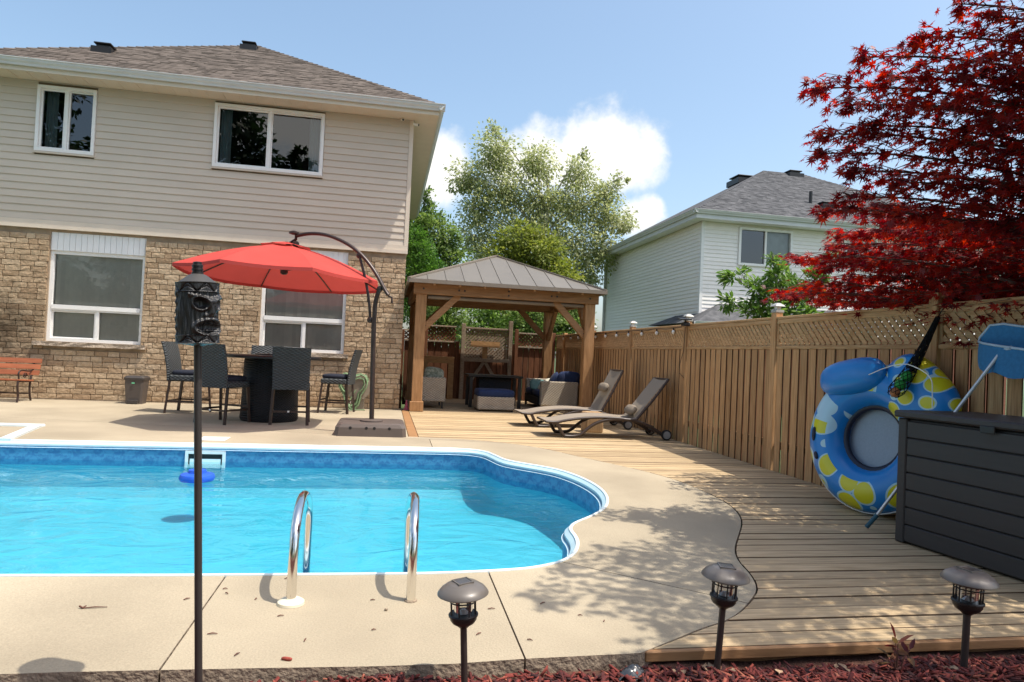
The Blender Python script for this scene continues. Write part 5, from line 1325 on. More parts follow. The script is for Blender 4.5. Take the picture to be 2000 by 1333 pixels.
MB().cbox(p.x-.15, p.x+.15, p.y, p.y+.3, 0, .33, .02).build('log', MATS['log_wood'], st)

# ================================================================== CANTILEVER UMBRELLA
UC = Vector((-1.54, 10.6, 2.205)); UR = 1.5; PH = 3.522; UP0 = Vector((-.145, 9.85, 0))
um = thing('cantilever_umbrella', 'red octagonal cantilever umbrella with bronze curved arm', 'umbrella', UP0)
pn_ = (UC-UP0); pn_.z = 0; nrm = (pn_.y, -pn_.x, 0)
def up2(zx, zy): return PP(330+zx/3.1, 440+zy/3.1, UP0, nrm)
def rim(k): a = PH-k*math.pi/4; x, y = UR*math.cos(a), UR*math.sin(a); return UC+Vector((x, y, -.028*x-.025*y))
apx = UC+Vector((0.02,0,.50))
cn = MB()
def can_pt(a, t, z_extra=0):
    # panels sag a little between the ribs
    k = (PH-a)/(math.pi/4); f = k-math.floor(k); A_ = rim(math.floor(k)); B_ = rim(math.floor(k)+1); r_ = A_.lerp(B_, f)
    p = apx.lerp(r_, t); p.z += .10*math.sin(math.pi*t)*.6 - .05*math.sin(math.pi*f)*t*(1-.55*t); return p+Vector((0,0,z_extra))
for k in range(8):                                # eight panels sewn along the ribs
    a0 = PH-k*math.pi/4
    MB().grid(lambda u, v: can_pt(a0-u*math.pi/4*.9999-1e-5, .13+.87*v), 6, 8).build('canopy_panel', MATS['canopy_red'], um, smooth=80)
    v_ = MB().grid(lambda u, v: can_pt(a0-u*math.pi/4*.9999-1e-5, .02+.23*v, .035+.0*v), 4, 3); v_.build('vent_flap', MATS['canopy_red'], um, smooth=80)
    MB().grid(lambda u, v: can_pt(a0-u*math.pi/4*.9999-1e-5, 1.0)+Vector((0,0,-.045*v)), 6, 1).build('valance', MATS['canopy_red'], um, smooth=80)
    rp_ = [can_pt(a0-1e-4, .03+.96*i/8)-Vector((0,0,.022)) for i in range(9)]
    rb = MB().tube(rp_, .011, 6).build('rib', MATS['bronze'], um, smooth=60)
    MB().tube([UC+Vector((0,0,.10)), rp_[4]], .008, 6).build('strut', MATS['bronze'], rb)
MB().tube([apx+Vector((0,0,-.05)), UC+Vector((0,0,.05))], .02, 10).build('shaft', MATS['bronze'], um, smooth=60); MB().lathe([(.03,.04),(.055,.06),(.055,.10),(.03,.115)], UC, 14).build('hub', MATS['bronze'], um, smooth=40)
arm = [up2(*a) for a in ((770,66),(850,49),(950,56),(1050,95),(1130,145),(1200,215),(1260,300),(1308,395),(1328,425))]
MB().tube(chaikin3(arm), .033, 10, flat=.8).build('arm', MATS['bronze'], um, smooth=60)
MB().tube([arm[0]+Vector((0,0,.03)), arm[0]-Vector((0,0,.05)), apx-Vector((0,0,.02))], .022, 10).build('hanger', MATS['bronze'], um, smooth=60)
MB().lathe([(.03,-.03),(.075,-.015),(.075,.01),(.03,.03)], arm[0]+Vector((-.03,0,.045)), 12).build('top_cap', MATS['bronze'], um, smooth=40)
MB().lathe([(.03,0),(.05,.02),(.05,.06),(.03,.08)], arm[0]+Vector((0,0,-.16)), 12).build('knuckle', MATS['bronze'], um, smooth=40)
pole_top = up2(1240,590); MB().tube([Vector((UP0.x,UP0.y,.19)), pole_top], .034, 12).build('pole', MATS['bronze'], um, smooth=60)
MB().tube(chaikin3([pole_top-Vector((0,0,.05)), up2(1245,545), up2(1246,490), up2(1262,420), up2(1276,385)]), .032, 10).build('mast', MATS['bronze'], um, smooth=60)
MB().tube(chaikin3([up2(1218,575), up2(1216,500), up2(1196,350), up2(1153,185)]), .02, 8).build('support_strut', MATS['bronze'], um, smooth=60)
for z_ in ((1218,575), (1276,388), (1153,185)): c_ = up2(*z_); MB().ball(c_, .045, 10, (1,.8,1)).build('joint', MATS['bronze'], um, smooth=60)
c_ = up2(1328,430); MB().tube([c_, c_+Vector((.05,-.05,-.02)), c_+Vector((.06,-.06,-.1))], .012, 6).build('crank_handle', MATS['bronze'], um)
b0 = PZ(651,853); b1 = PZ(793,853); yb_ = b0.y+.05
bs = thing('umbrella_base', 'grey brown plastic weighted base holding the red umbrella pole', 'umbrella base', ((b0.x+b1.x)/2, yb_+.4, 0))
def ringpts(x0, x1, y0, y1, c): return [(x0+c,y0),(x1-c,y0),(x1,y0+c),(x1,y1-c),(x1-c,y1),(x0+c,y1),(x0,y1-c),(x0,y0+c)]
bm_ = MB(); rg = [ringpts(b0.x, b1.x, yb_, yb_+.80, .05), ringpts(b0.x+.012, b1.x-.012, yb_+.012, yb_+.788, .05), ringpts(b0.x+.035, b1.x-.035, yb_+.035, yb_+.765, .06), ringpts(b0.x+.06, b1.x-.06, yb_+.06, yb_+.74, .06)]
zs = [0, .12, .165, .18]
for i in range(3): ring_walls(bm_, rg[i], zs[i], rg[i+1], zs[i+1])
bm_.add([(p_[0],p_[1],zs[3]) for p_ in rg[3]], [tuple(range(8))]); bm_.build('shell', MATS['base_plastic'], bs, smooth=35)
MB().lathe([(.16,0),(.16,.02),(.12,.03),(.06,.035)], (UP0.x, UP0.y, .178), 20).build('pole_plate', MATS['base_plastic'], bs, smooth=40)
for fx in (.22, .44, .55, .76): MB().lathe([(.02,0),(.02,.006)], (b0.x+(b1.x-b0.x)*fx, yb_+.0135, .115), 10, Matrix.Rotation(R(90),4,'X')).build('filler_plug', MATS['rubber'], bs)

# ================================================================== BAR SET
def bar_chair(name):
    t = thing(name, 'x', 'chair'); W_ = .265
    MB().cbox(-W_, W_, -.22, .25, .53, .63, .02).build('seat_frame', MATS['wicker_dark'], t); MB().cushion((0,.02,.665), .50, .47, .09, .35, 8).build('seat_cushion', MATS['dark_cushion'], t, smooth=80)
    def bk(u, v): 
        z = .53+.64*v; y = -.24-.10*v*v-.02*v; x = (u-.5)*2*(W_+.012*v); return (x, y, z)
    m_ = MB()
    N1 = 8
    front = [[bk(i/6, j/N1) for i in range(7)] for j in range(N1+1)]
    def shell(u, v):
        # closed curved panel, 5.5 cm thick with rounded edge
        a = u*2*math.pi; cx_ = math.copysign(abs(math.cos(a))**.35, math.cos(a)); sy_ = math.copysign(abs(math.sin(a))**.6, math.sin(a))
        x, y, z = bk(.5, v); return (cx_*(W_+.012*v), y+sy_*.03, z)
    m_.grid(shell, 28, N1, cu=True); m_.add([shell(k/28, 1) for k in range(28)], [tuple(range(28))]); m_.build('backrest', MATS['wicker_dark'], t, smooth=50)
    for sx_ in (-1, 1):
        for sy_ in (-1, 1):
            yb = -.21 if sy_ < 0 else .225; yf = yb+sy_*.05
            MB().beam((sx_*(W_-.02), yb, .54), (sx_*(W_+.0), yf, 0), .036, .036).build('leg', MATS['bronze'], t)
    for a, b, zz in (((-W_+.01,-.24),(W_-.01,-.24),.2), ((-W_+.01,.255),(W_-.01,.255),.24), ((-W_+.01,-.24),(-W_+.01,.25),.2), ((W_-.01,-.24),(W_-.01,.25),.2)): MB().beam((a[0],a[1],zz), (b[0],b[1],zz), .022, .028).build('rung', MATS['bronze'], t)
    MB().box(-.03, .0, -.2545, -.2525, .19, .215).build('tag', MATS['white_plastic'], t)
    return t
TCX = PZ(530,818); TX, TY = TCX.x, 11.35
ch0 = bar_chair('bar_chair')
def place(ref, x, y, a, label):
    ref.location = (x, y, 0); ref.rotation_euler = (0, 0, a); ref['label'] = label; ref['group'] = 'wicker bar chairs round the fire table'
fA = PZ(565, 828); fB = PZ(432, 826)
spec = [(fA.x, fA.y+.05, R(4), 'dark wicker bar chair with its back square to the pool'),
        (fB.x, fB.y+.05, R(-28), 'dark wicker bar chair turned aslant behind the torch pole'),
        (PZ(366,806).x, PZ(366,806).y, R(-97), 'dark wicker bar chair facing the table with its back to the bin'),
        (PZ(657,806).x, PZ(657,806).y, R(80), 'dark wicker bar chair side on beside the umbrella pole'),
        (PY(518,690,12.6).x, 12.5, R(180), 'dark wicker bar chair between the table and the window')]
for k, s_ in enumerate(spec): place(ch0 if k == 0 else copy_tree(ch0), *s_)
ft_ = thing('fire_table', 'tall round dark fire table with woven drum base', 'table', (TX, TY, 0))
MB().lathe([(.42,0),(.44,.04),(.43,.2),(.41,.95),(.40,.97)], (TX,TY,0), 32).build('drum_base', MATS['wicker_black'], ft_, smooth=40); MB().lathe([(.72,.975),(.76,.985),(.76,1.01),(.74,1.025),(.26,1.027)], (TX,TY,0), 40).build('table_top', MATS['black_metal'], ft_, smooth=30)
MB().lathe([(.25,1.02),(.25,1.045),(.2,1.05)], (TX,TY,0), 28).build('burner_lid', MATS['bronze'], ft_, smooth=40)

# ================================================================== ALONG THE HOUSE WALL
be = thing('garden_bench', 'garden bench with reddish wooden slats and cast iron ends', 'bench', (-6.75, 13.4, 0))
bx0, bx1, by = -7.5, -6.12, 13.30
for k in range(5): MB().cbox(bx0, bx1, by-.20+k*.085, by-.20+k*.085+.065, .375-.006*k, .40-.006*k, .005).build('seat_slat', MATS['bench_slat'], be)
for k in range(3): MB().beam((bx0, by+.245+k*.035, .50+k*.105), (bx1+.06, by+.245+k*.035, .50+k*.105), .022, .085, (0,.3,1)).build('back_slat', MATS['bench_slat'], be)
for x in (bx0+.08, bx1-.06):
    e = MB(); e.tube(chaikin3([(x,by-.20,0),(x,by-.17,.12),(x,by-.22,.28),(x,by-.2,.37)]), .018, 8); e.tube(chaikin3([(x,by+.26,0),(x,by+.20,.15),(x,by+.20,.36),(x,by+.26,.5),(x,by+.34,.74)]), .018, 8)
    e.tube([(x,by-.2,.365),(x,by+.2,.345)], .016, 8); e.tube(chaikin3([(x,by-.18,.40),(x,by-.22,.52),(x,by-.1,.56),(x,by+.1,.53),(x,by+.27,.54)]), .014, 8)
    e.tube([(x, by+.02+.07*math.cos(a_*.55)*(1-a_/22), .455+.05*math.sin(a_*.55)*(1-a_/22)) for a_ in range(20)], .009, 6); e.build('end_frame', MATS['cast_iron'], be, smooth=50)
MB().tube([(bx0+.08,by+.2,.13),(bx1-.06,by+.2,.13)], .012, 6).build('tie_rod', MATS['cast_iron'], be)
bn0 = PZ(241,786); bn1 = PZ(278,787); yq = 13.45
bx = PY(241,760,yq).x; bx2 = PY(279,760,yq).x; tr = thing('pedal_bin', 'brown plastic pedal bin against the brick wall', 'trash bin', ((bx+bx2)/2, yq+.17, 0))
cx_ = (bx+bx2)/2; hw = (bx2-bx)/2
def binr(z, s): return ringpts(cx_-hw*s, cx_+hw*s, yq+.18-.17*s, yq+.18+.17*s, .03)
m_ = MB(); ring_walls(m_, binr(0,.84), 0, binr(.44,1), .44); m_.add([(a,b,.0) for a,b in binr(0,.84)], [tuple(range(7,-1,-1))]); m_.build('body', MATS['bin_plastic'], tr)
m_ = MB(); ring_walls(m_, binr(0,1.06), .435, binr(0,1.08), .475); ring_walls(m_, binr(0,1.08), .475, binr(0,.9), .51); m_.add([(a,b,.51) for a,b in binr(0,.9)], [tuple(range(8))]); m_.add([(a,b,.435) for a,b in binr(0,1.06)], [tuple(range(7,-1,-1))]); m_.build('lid', MATS['bin_lid'], tr)
MB().box(cx_-.03, cx_+.02, yq-.004, yq+.004, .37, .395).build('label_sticker', MATS['green_label'], tr); MB().cbox(cx_-.09, cx_+.09, yq-.02, yq+.03, .01, .075, .005).build('pedal', MATS['bin_lid'], tr)
hs_ = thing('garden_hose', 'pale green hose coiled on a tan reel by the wall', 'hose', (-.72, 13.7, 0))
hc = PY(700, 757, 13.6); MB().lathe([(.10,-.13),(.24,-.12),(.24,-.11),(.10,-.10),(.10,.10),(.24,.11),(.24,.12),(.10,.13)], (hc.x, 13.62, max(hc.z,.4)), 24, Matrix.Rotation(R(90),3,'X')@Matrix.Rotation(R(0),3,'Z')).build('reel', MATS['hose_reel'], hs_, smooth=30)
pts = []
for k in range(150):
    a_ = k*.30; rr_ = .17+.06*math.sin(k*.9)+.0006*k; pts.append((hc.x-.10+rr_*math.cos(a_)*1.0, 13.50-.05*math.sin(k*.37), max(hc.z,.4)-.02+rr_*1.35*math.sin(a_)))
MB().tube(pts, .010, 6).build('hose_coil', MATS['hose'], hs_, smooth=60)
MB().tube(chaikin3([pts[-1], (hc.x-.2,13.45,.12), (hc.x-.1,13.4,.02), (hc.x+.15,13.45,.02)]), .010, 6).build('hose_end', MATS['hose'], hs_, smooth=60); MB().box(hc.x-.12, hc.x+.12, 13.55, 13.75, 0, max(hc.z,.4)-.22).build('stand', MATS['hose_reel'], hs_)

# ================================================================== LITTER ON THE CONCRETE AND MULCH
G_ = 'bits of twig on the concrete'
tw = [(185,1187,.10,5),(365,1170,.03,40),(415,1238,.04,2),(443,1159,.025,-50),(440,1150,.022,10),(463,1278,.03,60),(548,1203,.028,15),(500,1170,.02,70),(728,1172,.022,0),(596,1250,.03,80),(730,1230,.02,12),(960,1189,.035,3),(1060,1178,.035,35),(1133,1202,.022,-10),(935,1238,.03,40),(1035,1250,.025,-30),(1180,1213,.018,60),(560,1130,.022,15)]
for k, (x, y, l, a) in enumerate(tw):
    p = PZ(x, y, .004); d = Vector((math.cos(R(a)), math.sin(R(a)), 0))*l/2; m_ = MB().tube([p-d, p+Vector((0,0,.003)), p+d], [.0022,.003,.0015], 5)
    if k == 0: m_.tube([p-d, p-d+Vector((.01,.018,.004))], .003, 5); m_.tube([p-d*.9, p-d*1.2+Vector((-.004,.01,.006))], .004, 5)
    o = m_.build('twig', MATS['twig']); tag(o, 'forked dark twig lying on the bare near concrete' if k == 0 else 'tiny dark twig scrap on the near concrete', 'twig', None if k == 0 else G_)
p = PZ(560,1287,.006); MB().cushion(p, .045, .016, .012, .6, 6, Matrix.Rotation(R(-20),3,'Z')).build('bark_chip', MATS['chip'], smooth=60, label='single red bark chip on the near concrete edge', cat='bark chip')
p = PZ(754,1191,.006); MB().cushion(p, .016, .012, .012, .7, 6).build('pebble', MATS['slab_edge'], smooth=60, label='small brown pebble near the ladder rail foot', cat='pebble')
def dry_leaf(p, s, seed, label):
    r = random.Random(seed); n = 9; th0 = r.uniform(0, 6.28)
    def fn(u, v):
        a = th0; w_ = math.sin(math.pi*min(1, u*.96+.02))**.7*.42; x = (u-.5)*s; y = (v-.5)*s*w_*2*(1+.25*math.sin(u*19)); z = .12*s*math.sin(u*4+seed)+.35*s*abs(v-.5)
        return (p[0]+x*math.cos(a)-y*math.sin(a), p[1]+x*math.sin(a)+y*math.cos(a), p[2]+.012+z)
    return MB().grid(fn, n, 4).build('dry_leaf', MATS['dry_leaf'], smooth=80, label=label, cat='leaf', group='dry leaves on the mulch')
for k, (x, y, s) in enumerate(((1385,1300,.08),(1645,1298,.07),(1530,1322,.075),(1390,1268,.05),(1855,1322,.06),(1490,1310,.05),(1325,1316,.06),(1702,1318,.055))):
    q = PZ(x, y, -.03); dry_leaf((q.x, min(q.y, 2.6), mulch_z(q.x, min(q.y, 2.6))), s, k+3, 'curled pale brown dry leaf lying on the red mulch')
q = PZ(1228,1316,-.05); MB().grid(lambda u, v: (q.x+(u-.5)*.13, q.y-.03+(v-.5)*.09, mulch_z(q.x, q.y)+.02+.022*math.sin(u*9+v*4)*math.cos(v*7+u*3)+.02*math.sin(math.pi*u)*math.sin(math.pi*v)), 16, 12).build('plastic_scrap', MATS['plastic_film'], smooth=80, label='crumpled black plastic film at the concrete edge in mulch', cat='plastic')
# ================================================================== TREES AND SHRUBS
def leaf_object(name, P, size, matn, parent, shape='quad', out=None, droop=0.0, rs=1):
    """one mesh of single leaves at the points P (n,3); out = preferred pointing direction (n,3)"""
    r = np.random.default_rng(rs); n = len(P)
    s = size*r.uniform(.65, 1.3, n)
    d = r.normal(0, 1, (n,3)) if out is None else out+r.normal(0, .45, (n,3))
    d[:,2] -= droop; d /= np.linalg.norm(d, axis=1)[:,None]
    up_ = r.normal(0, .55, (n,3)); up_[:,2] += 1.0
    sd = np.cross(d, up_); sd /= np.linalg.norm(sd, axis=1)[:,None]+1e-9
    nn = np.cross(sd, d)
    if shape == 'quad':
        T = [(0,0,0), (.5,.26,.05), (1,0,-.04), (.5,-.26,.05)]
        F0 = [(0,1,2,3)]
    elif shape == 'star':               # palmate leaf with seven pointed lobes
        T = []; F0 = []
        lob = [(-118,.55),(-78,.80),(-38,.95),(0,1.05),(38,.95),(78,.80),(118,.55)]
        T.append((0,0,0))
        for i, (a, l) in enumerate(lob):
            T.append((math.cos(R(a))*l, math.sin(R(a))*l, -.10*l*l)); 
            a2 = a+20 if i < 6 else 165
            T.append((math.cos(R(a2))*.30, math.sin(R(a2))*.30, .02))
        T.append((math.cos(R(-165))*.25, math.sin(R(-165))*.25, .02))
        m = len(T)
        prev = m-1
        for i in range(7):
            tip = 1+2*i; nx = 2+2*i; F0.append((0, prev, tip, nx)); prev = nx
    elif shape == 'blade':
        T = [(0,0,0), (.3,.16,.03), (.7,.13,.02), (1,0,-.10), (.7,-.13,.02), (.3,-.16,.03)]; F0 = [(0,1,2,5),(5,2,3,4)] if False else [(0,1,5,5)]
        F0 = [(0,1,2,3),(0,3,4,5)]
    T = np.array(T); V = P[:,None,:]+s[:,None,None]*(T[None,:,0,None]*d[:,None,:]+T[None,:,1,None]*sd[:,None,:]+T[None,:,2,None]*nn[:,None,:])
    m = len(T); base = np.arange(n)[:,None]*m
    F = np.concatenate([base+np.array(q)[None] for q in F0], 0)
    me = quads_mesh(name, V.reshape(-1,3), F, MATS[matn]); o = bpy.data.objects.new(name, me); C.objects.link(o)
    if parent is not None: me.transform(Matrix.Translation(-parent.location)); o.parent = parent
    return o
def tree(name, label, cat, base, blobs, matn, n, size, trunk_r, bark='bark', droop=.3, shape='quad', seed=1, group=None, limb_top=None, surf=.5, clump=.16, lean=(0,0)):
    """blobs: (x,y,z, rx,ry,rz) clusters of the crown; a limb runs from the trunk into every one of them"""
    t = thing(name, label, cat, base, group); r = np.random.default_rng(seed); rr_ = random.Random(seed)
    base = Vector(base); topz = max(b[2] for b in blobs); cx = sum(b[0] for b in blobs)/len(blobs); cy = sum(b[1] for b in blobs)/len(blobs)
    tt = Vector((cx, cy, base.z+(topz-base.z)*.86)); tr = MB(); k = 9
    path = [base.lerp(tt, i/k)+Vector((rr_.uniform(-1,1), rr_.uniform(-1,1), 0))*trunk_r*1.2*(i > 0) for i in range(k+1)]
    tr.tube(path, [trunk_r*(1-.85*i/k)*(1.35 if i == 0 else 1) for i in range(k+1)], 9)
    tob = tr.build('trunk', MATS[bark], t, smooth=60)
    lm = MB(); pts = []; outs = []
    vol = np.array([b[3]*b[4]*b[5] for b in blobs])**.72; cnt = (n*vol/vol.sum()).astype(int)
    for (x, y, z, a, b, c), m in zip(blobs, cnt):
        f = max(.12, min(.95, (z-base.z)/(tt.z-base.z)*.72)); s = base.lerp(tt, f); e = Vector((x, y, z)); mid = s.lerp(e, .5)+Vector((0,0,.12*(e-s).length))
        lr = trunk_r*.40*(1-f*.6); lm.tube(chaikin3([s, mid, e]), [lr*(1-.8*i/9) for i in range(10)], 6)
        for _ in range(7):
            w = Vector((rr_.gauss(0,.5)*a, rr_.gauss(0,.5)*b, rr_.gauss(0,.5)*c)); lm.tube([mid.lerp(e, rr_.uniform(.3,1)), e+w*.5+Vector((0,0,.05)), e+w], [lr*.3, lr*.2, lr*.06], 5)
        # twigs: leaves sit in small sprays, denser towards the outside of the cluster
        ns = max(6, m//22); dv = r.normal(0, 1, (ns,3)); dv /= np.linalg.norm(dv, axis=1)[:,None]
        rad = r.uniform(0, 1, ns)**surf; cc = np.array([x,y,z])+dv*rad[:,None]*np.array([a,b,c])
        ids = r.integers(0, ns, m); sp = clump*np.array([a,b,c]).mean()
        q = cc[ids]+r.normal(0, 1, (m,3))*np.array([sp, sp, sp*.8]); pts.append(q); outs.append(dv[ids])
    lm.build('limbs', MATS[bark], t, smooth=60)
    leaf_object('crown', np.concatenate(pts), size, matn, t, shape, np.concatenate(outs), droop, seed)
    return t
def bl(px, py, d, rpx, rpy=None, depth=None):
    # crown cluster seen at a pixel, at this distance, with its apparent radius in pixels
    p = PD(px, py, d); rx = rpx/FPX*d; rz = (rpy or rpx)/FPX*d; return (p.x, p.y, p.z, rx, depth or rx, rz)
def gx(px, d): p = PD(px, 640, d); return (p.x, p.y, -.34)
D = 30
tree('birch_tree', 'tall airy birch with pale green drooping leaves behind the gazebo', 'tree', gx(1062, D),
     [bl(965,300,D,42,48), bl(925,345,D,42,34), bl(985,372,D,50,45), bl(1045,318,D,42,40), bl(1060,395,D,55,48), bl(1135,338,D,34,30), bl(1130,400,D,52,40), bl(1185,375,D,30,34), bl(1190,430,D,44,36), bl(935,405,D,42,36),
      bl(1000,455,D,55,45), bl(1090,470,D,60,48), bl(1165,490,D,52,44), bl(930,465,D,42,40), bl(1225,440,D,22,16), bl(960,255,D,14,16), bl(1140,298,D,10,12), bl(1215,348,D,12,10), bl(900,360,D,22,16), bl(1130,540,D,50,40), bl(960,520,D,50,40)], 'leaf_birch', 37000, .15, .24, 'bark_birch', .5, 'quad', 11, surf=.6, clump=.22)
D = 25
tree('leafy_tree', 'yellow green rounded tree rising right behind the gazebo roof', 'tree', gx(1035, D),
     [bl(1010,470,D,36,36), bl(1060,495,D,48,44), bl(985,515,D,42,40), bl(1085,545,D,48,40), bl(1030,555,D,50,40), bl(955,560,D,40,38), bl(1000,610,D,60,40), bl(1090,600,D,50,36)], 'leaf_yellow', 20000, .15, .16, 'bark', .3, 'quad', 12, surf=.45)
D = 27
tree('spruce_tree', 'pointed green tree standing close behind the house corner', 'tree', gx(832, D),
     [bl(828,385,D,16,30), bl(826,420,D,34,34), bl(845,450,D,42,36), bl(868,470,D,34,40), bl(810,470,D,42,40), bl(885,510,D,36,40), bl(840,520,D,50,44), bl(900,560,D,40,40), bl(850,590,D,50,44), bl(785,440,D,40,60), bl(780,560,D,50,60)], 'leaf_mid', 19000, .15, .17, 'bark', .2, 'quad', 13, surf=.45)
D = 21
tree('cedar_shrub', 'bright green dense cedar beside the brown gazebo roof', 'shrub', gx(815, D),
     [bl(805,470,D,26,32), bl(825,490,D,28,30), bl(810,530,D,40,40), bl(845,535,D,26,30), bl(790,580,D,40,50)], 'leaf_bright', 9000, .09, .10, 'bark', -.3, 'quad', 14, surf=.4)
D = 21.5
for k, (px, lab, nm) in enumerate(((870,'rounded green bush over the back fence left of the gate','leaf_mid'), (955,'light green bush above the trellis gate','leaf_shrub'), (1045,'green bush over the back fence beside the gazebo post','leaf_mid'), (1110,'dense green bush between back fence and white house','leaf_mid'))):
    d = D+.7*(k % 2)
    tree('bush', lab, 'bush', gx(px, d), [bl(px-20,618,d,36,24), bl(px+22,612,d,38,26), bl(px,640,d,52,30), bl(px-28,660,d,36,30), bl(px+26,662,d,36,30), bl(px,585+8*(k%2),d,34,22)], nm, 5200, .11, .05, 'bark', .2, 'quad', 20+k, group='bushes behind the back fence', surf=.5)
D = 11.5
tree('leafy_shrub', 'green shrub with long leaves growing over the side fence', 'shrub', gx(1510, D),
     [bl(1440,545,D,24,18), bl(1480,570,D,36,26), bl(1520,545,D,34,30), bl(1508,505,D,12,20), bl(1550,575,D,36,28), bl(1425,590,D,22,14), bl(1500,610,D,50,26), bl(1590,560,D,30,30), bl(1620,490,D,12,18), bl(1605,530,D,20,24), bl(1560,620,D,40,22)], 'leaf_shrub', 2600, .125, .045, 'bark', .25, 'blade', 31, surf=.6, clump=.22)
# tall trees in the garden behind the photographer: they show in the upper windows
for k, (x, y, h, w_) in enumerate(((-8.6,-11,21,4.6), (-4.7,-11.5,11.0,3.2), (-18.6,-10,20,4.6), (-13.0,-13,10,4.0), (4.0,-15,14,4.0))):
    rr_ = random.Random(50+k); bs_ = []
    for j in range(13):
        f = j/12; rad = w_*(1-f*.72); a = rr_.uniform(0, 6.28); bs_.append((x+math.cos(a)*rad*.4, y+math.sin(a)*rad*.4, 1.5+h*f*.92, rad*.62, rad*.62, h*.07))
    tree('spruce_tree', ('broad dark spruce with drooping tiers facing the upper house windows', 'slim dark spruce behind the pool garden', 'low dark spruce beside the broad spruce', 'tall dark spruce opposite the gazebo', 'dark spruce opposite the side fence')[k], 'tree', (x, y, -.34), bs_, 'leaf_dark', 12000, .42, .22, 'bark', .5, 'quad', 60+k, group='spruces behind the photographer', surf=.45)

# ------------------------------------------------------------------ Japanese maple: flat layered sprays of red palmate leaves
TM = Vector((5.05, 3.35, -.34)); mp_ = thing('japanese_maple', 'spreading red Japanese maple with layered boughs above the fence', 'tree', TM)
rm = random.Random(5)
trk = MB(); trk.tube(chaikin3([TM, TM+Vector((.06,.05,.7)), TM+Vector((-.05,.12,1.5)), TM+Vector((.05,.05,2.4)), TM+Vector((-.05,.05,3.6)), TM+Vector((.0,.1,4.8))]), [.11-.085*i/20 for i in range(21)], 9); trk.build('trunk', MATS['maple_bark'], mp_, smooth=60)
tips = []
for (x, y, d) in ((1600,172,5.0),(1690,112,4.9),(1662,205,4.9),(1800,72,4.7),(1735,150,4.6),(1610,262,5.0),(1604,300,5.1),(1700,245,4.8),(1790,205,4.5),(1820,140,4.4),(1860,275,4.4),(1890,190,4.2),(1930,110,4.1),
                  (1612,412,5.3),(1660,385,5.1),(1668,335,5.0),(1760,355,4.7),(1850,345,4.5),(1720,405,5.2),(1800,425,4.8),(1900,400,4.5),(1960,300,4.2),(1960,230,4.1),(1955,440,4.6),
                  (1560,505,6.6),(1640,482,6.4),(1590,560,7.0),(1700,520,6.4),(1690,575,6.9),(1770,495,6.3),(1780,560,6.6),(1850,470,6.2),(1860,545,6.6),(1930,500,6.2),(1940,560,6.6),(1620,592,7.2),(1740,590,7.0),(1810,588,6.8),(1900,590,6.7),(1980,590,6.6),(1990,520,6.2),(1660,545,6.8),(1720,495,6.4),(1745,540,6.5),(1820,520,6.3),(1840,575,6.8),(1800,470,6.3),(1890,455,6.1),(1960,470,6.1),(1670,500,6.5),(1540,575,7.2),(1610,520,6.7),
                  (1700,452,5.9),(1780,455,5.7),(1850,432,5.3),(1920,445,5.3),(1645,458,6.1),(1990,450,5.0),(1740,432,5.5),(1880,8,4.5),(1940,30,4.3),(1985,70,4.2),(1985,150,4.1),(1985,360,4.3)):
    p = PD(x, y, d); tips.append(p)
for p in ((2.25,2.55,3.75),(2.55,1.85,3.7),(2.55,3.05,3.9),(3.1,2.2,3.5),(2.9,1.2,3.4),(3.4,1.5,3.3),(3.2,3.2,3.95),(3.7,2.6,3.3),(2.6,2.3,3.4),(3.6,3.6,4.1),(3.9,2.0,2.9),(4.0,3.0,4.4),(3.4,2.7,4.2),(2.9,2.75,3.75),(4.3,1.7,3.9),(4.6,4.6,4.6),(4.4,3.9,4.9),(5.5,2.0,3.5),(6.4,3.0,3.2),(6.2,4.3,3.6),(5.6,5.0,4.1),(3.0,2.4,4.5),(3.3,3.0,4.8),(3.6,2.2,4.6),(3.8,3.3,4.9),(4.2,2.4,4.8),(4.2,3.9,5.1),(3.4,1.7,4.4),(4.0,1.4,4.3),(3.7,2.9,4.4),(3.2,2.0,4.2),(3.9,2.8,4.6)): tips.append(Vector(p))
br = MB(); LP = []; LO = []
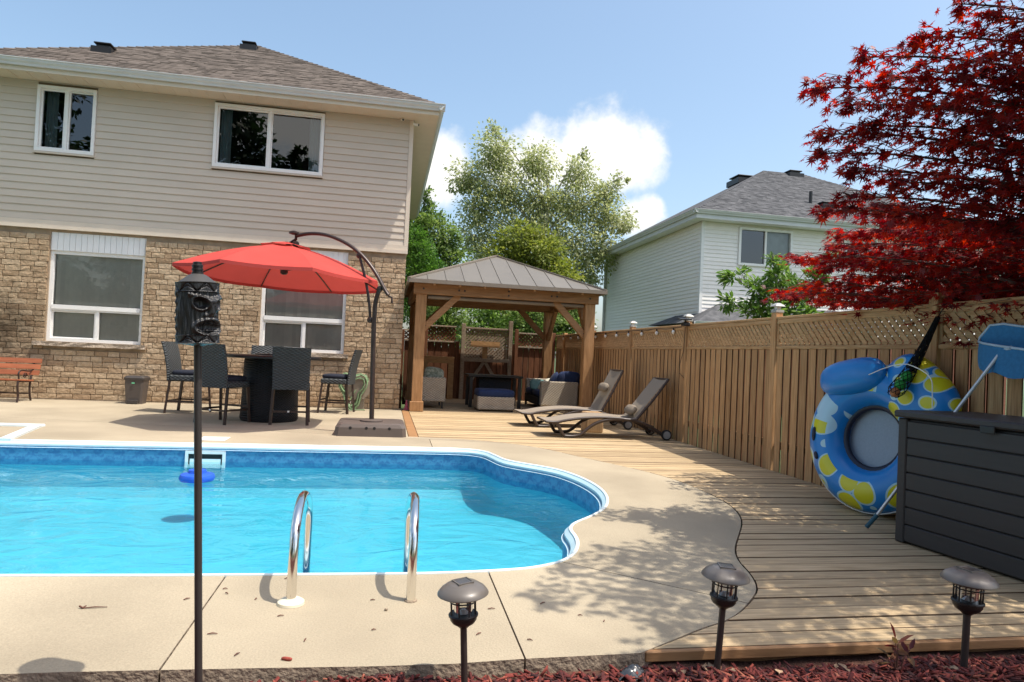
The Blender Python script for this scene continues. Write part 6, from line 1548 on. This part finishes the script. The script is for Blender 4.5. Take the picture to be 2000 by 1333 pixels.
for tp in tips:
    hd = Vector((tp.x-TM.x, tp.y-TM.y, 0)); L_ = hd.length; start = Vector((TM.x, TM.y+.08, max(.9, min(4.6, tp.z-.30*L_-.1))))
    path = chaikin3([start, start.lerp(tp, .35)+Vector((0,0,.22*L_*.5)), start.lerp(tp, .75)+Vector((0,0,.12*L_*.6)), tp], 3); npth = len(path)
    br.tube(path, [.016*(1-.9*i/(npth-1))+.002 for i in range(npth)], 5)
    d = hd.normalized(); sd = Vector((-d.y, d.x, 0)); reach = min(2.3, L_*.88)
    k = 0.0
    while k < reach:
        f = 1-k/L_; i = max(0, min(npth-2, int(f*(npth-1)))); p = path[i].lerp(path[i+1], f*(npth-1)-i)
        w_ = (.10+.36*min(1, k/.8))*rm.uniform(.5, 1.15)
        for sg in (-1, 1):
            tdir = (d*rm.uniform(.5, 1.0)+sd*sg*rm.uniform(.5, 1.1)+Vector((0,0,rm.uniform(-.22,.16)))).normalized()
            e = p+tdir*w_; br.tube([p, p.lerp(e, .5)+Vector((0,0,.02)), e], [.004,.003,.0015], 4)
            nl = max(3, int(w_/.042))
            for j in range(nl):
                g = (j+1)/nl; c_ = p.lerp(e, g)+Vector((rm.gauss(0,.022), rm.gauss(0,.022), rm.gauss(0,.014)-.012)); LP.append(c_); LO.append(tdir+sd*rm.choice((-.8,.8,0)))
        k += .082
    for _ in range(4): LP.append(tp+Vector((rm.gauss(0,.025), rm.gauss(0,.025), rm.gauss(0,.02)))); LO.append(d)
br.build('branches', MATS['maple_bark'], mp_, smooth=60)
leaf_object('crown', np.array([tuple(p) for p in LP]), .056, 'leaf_maple', mp_, 'star', np.array([tuple(p) for p in LO]), .35, 9)
print('maple leaves', len(LP))
# seedling in the mulch
q = PZ(1752,1312,-.03); sx_, sy_ = q.x, min(q.y, 2.56); sz = mulch_z(sx_, sy_)
sd_ = thing('red_seedling', 'small seedling with dark red leaves in the mulch', 'plant', (sx_, sy_, sz))
stm = MB(); Ls = []; Os = []
for k in range(5):
    a = k*1.9; e = Vector((sx_+.05*math.cos(a)*(k > 0), sy_+.03*math.sin(a)*(k > 0), sz+(.13 if k == 0 else .05+.02*k))); stm.tube([(sx_,sy_,sz-.02), Vector((sx_,sy_,sz+.03)).lerp(e, .5), e], [.004,.003,.002], 5)
    for j in range(4): Ls.append(e+Vector((0,0,-.015*j))); b_ = a+j*2.2; Os.append(Vector((math.cos(b_), math.sin(b_), .5 if j < 2 else 0)))
stm.build('stems', MATS['twig'], sd_); leaf_object('leaves', np.array([tuple(p) for p in Ls]), .058, 'leaf_sapling', sd_, 'blade', np.array([tuple(p) for p in Os]), 0, 4)
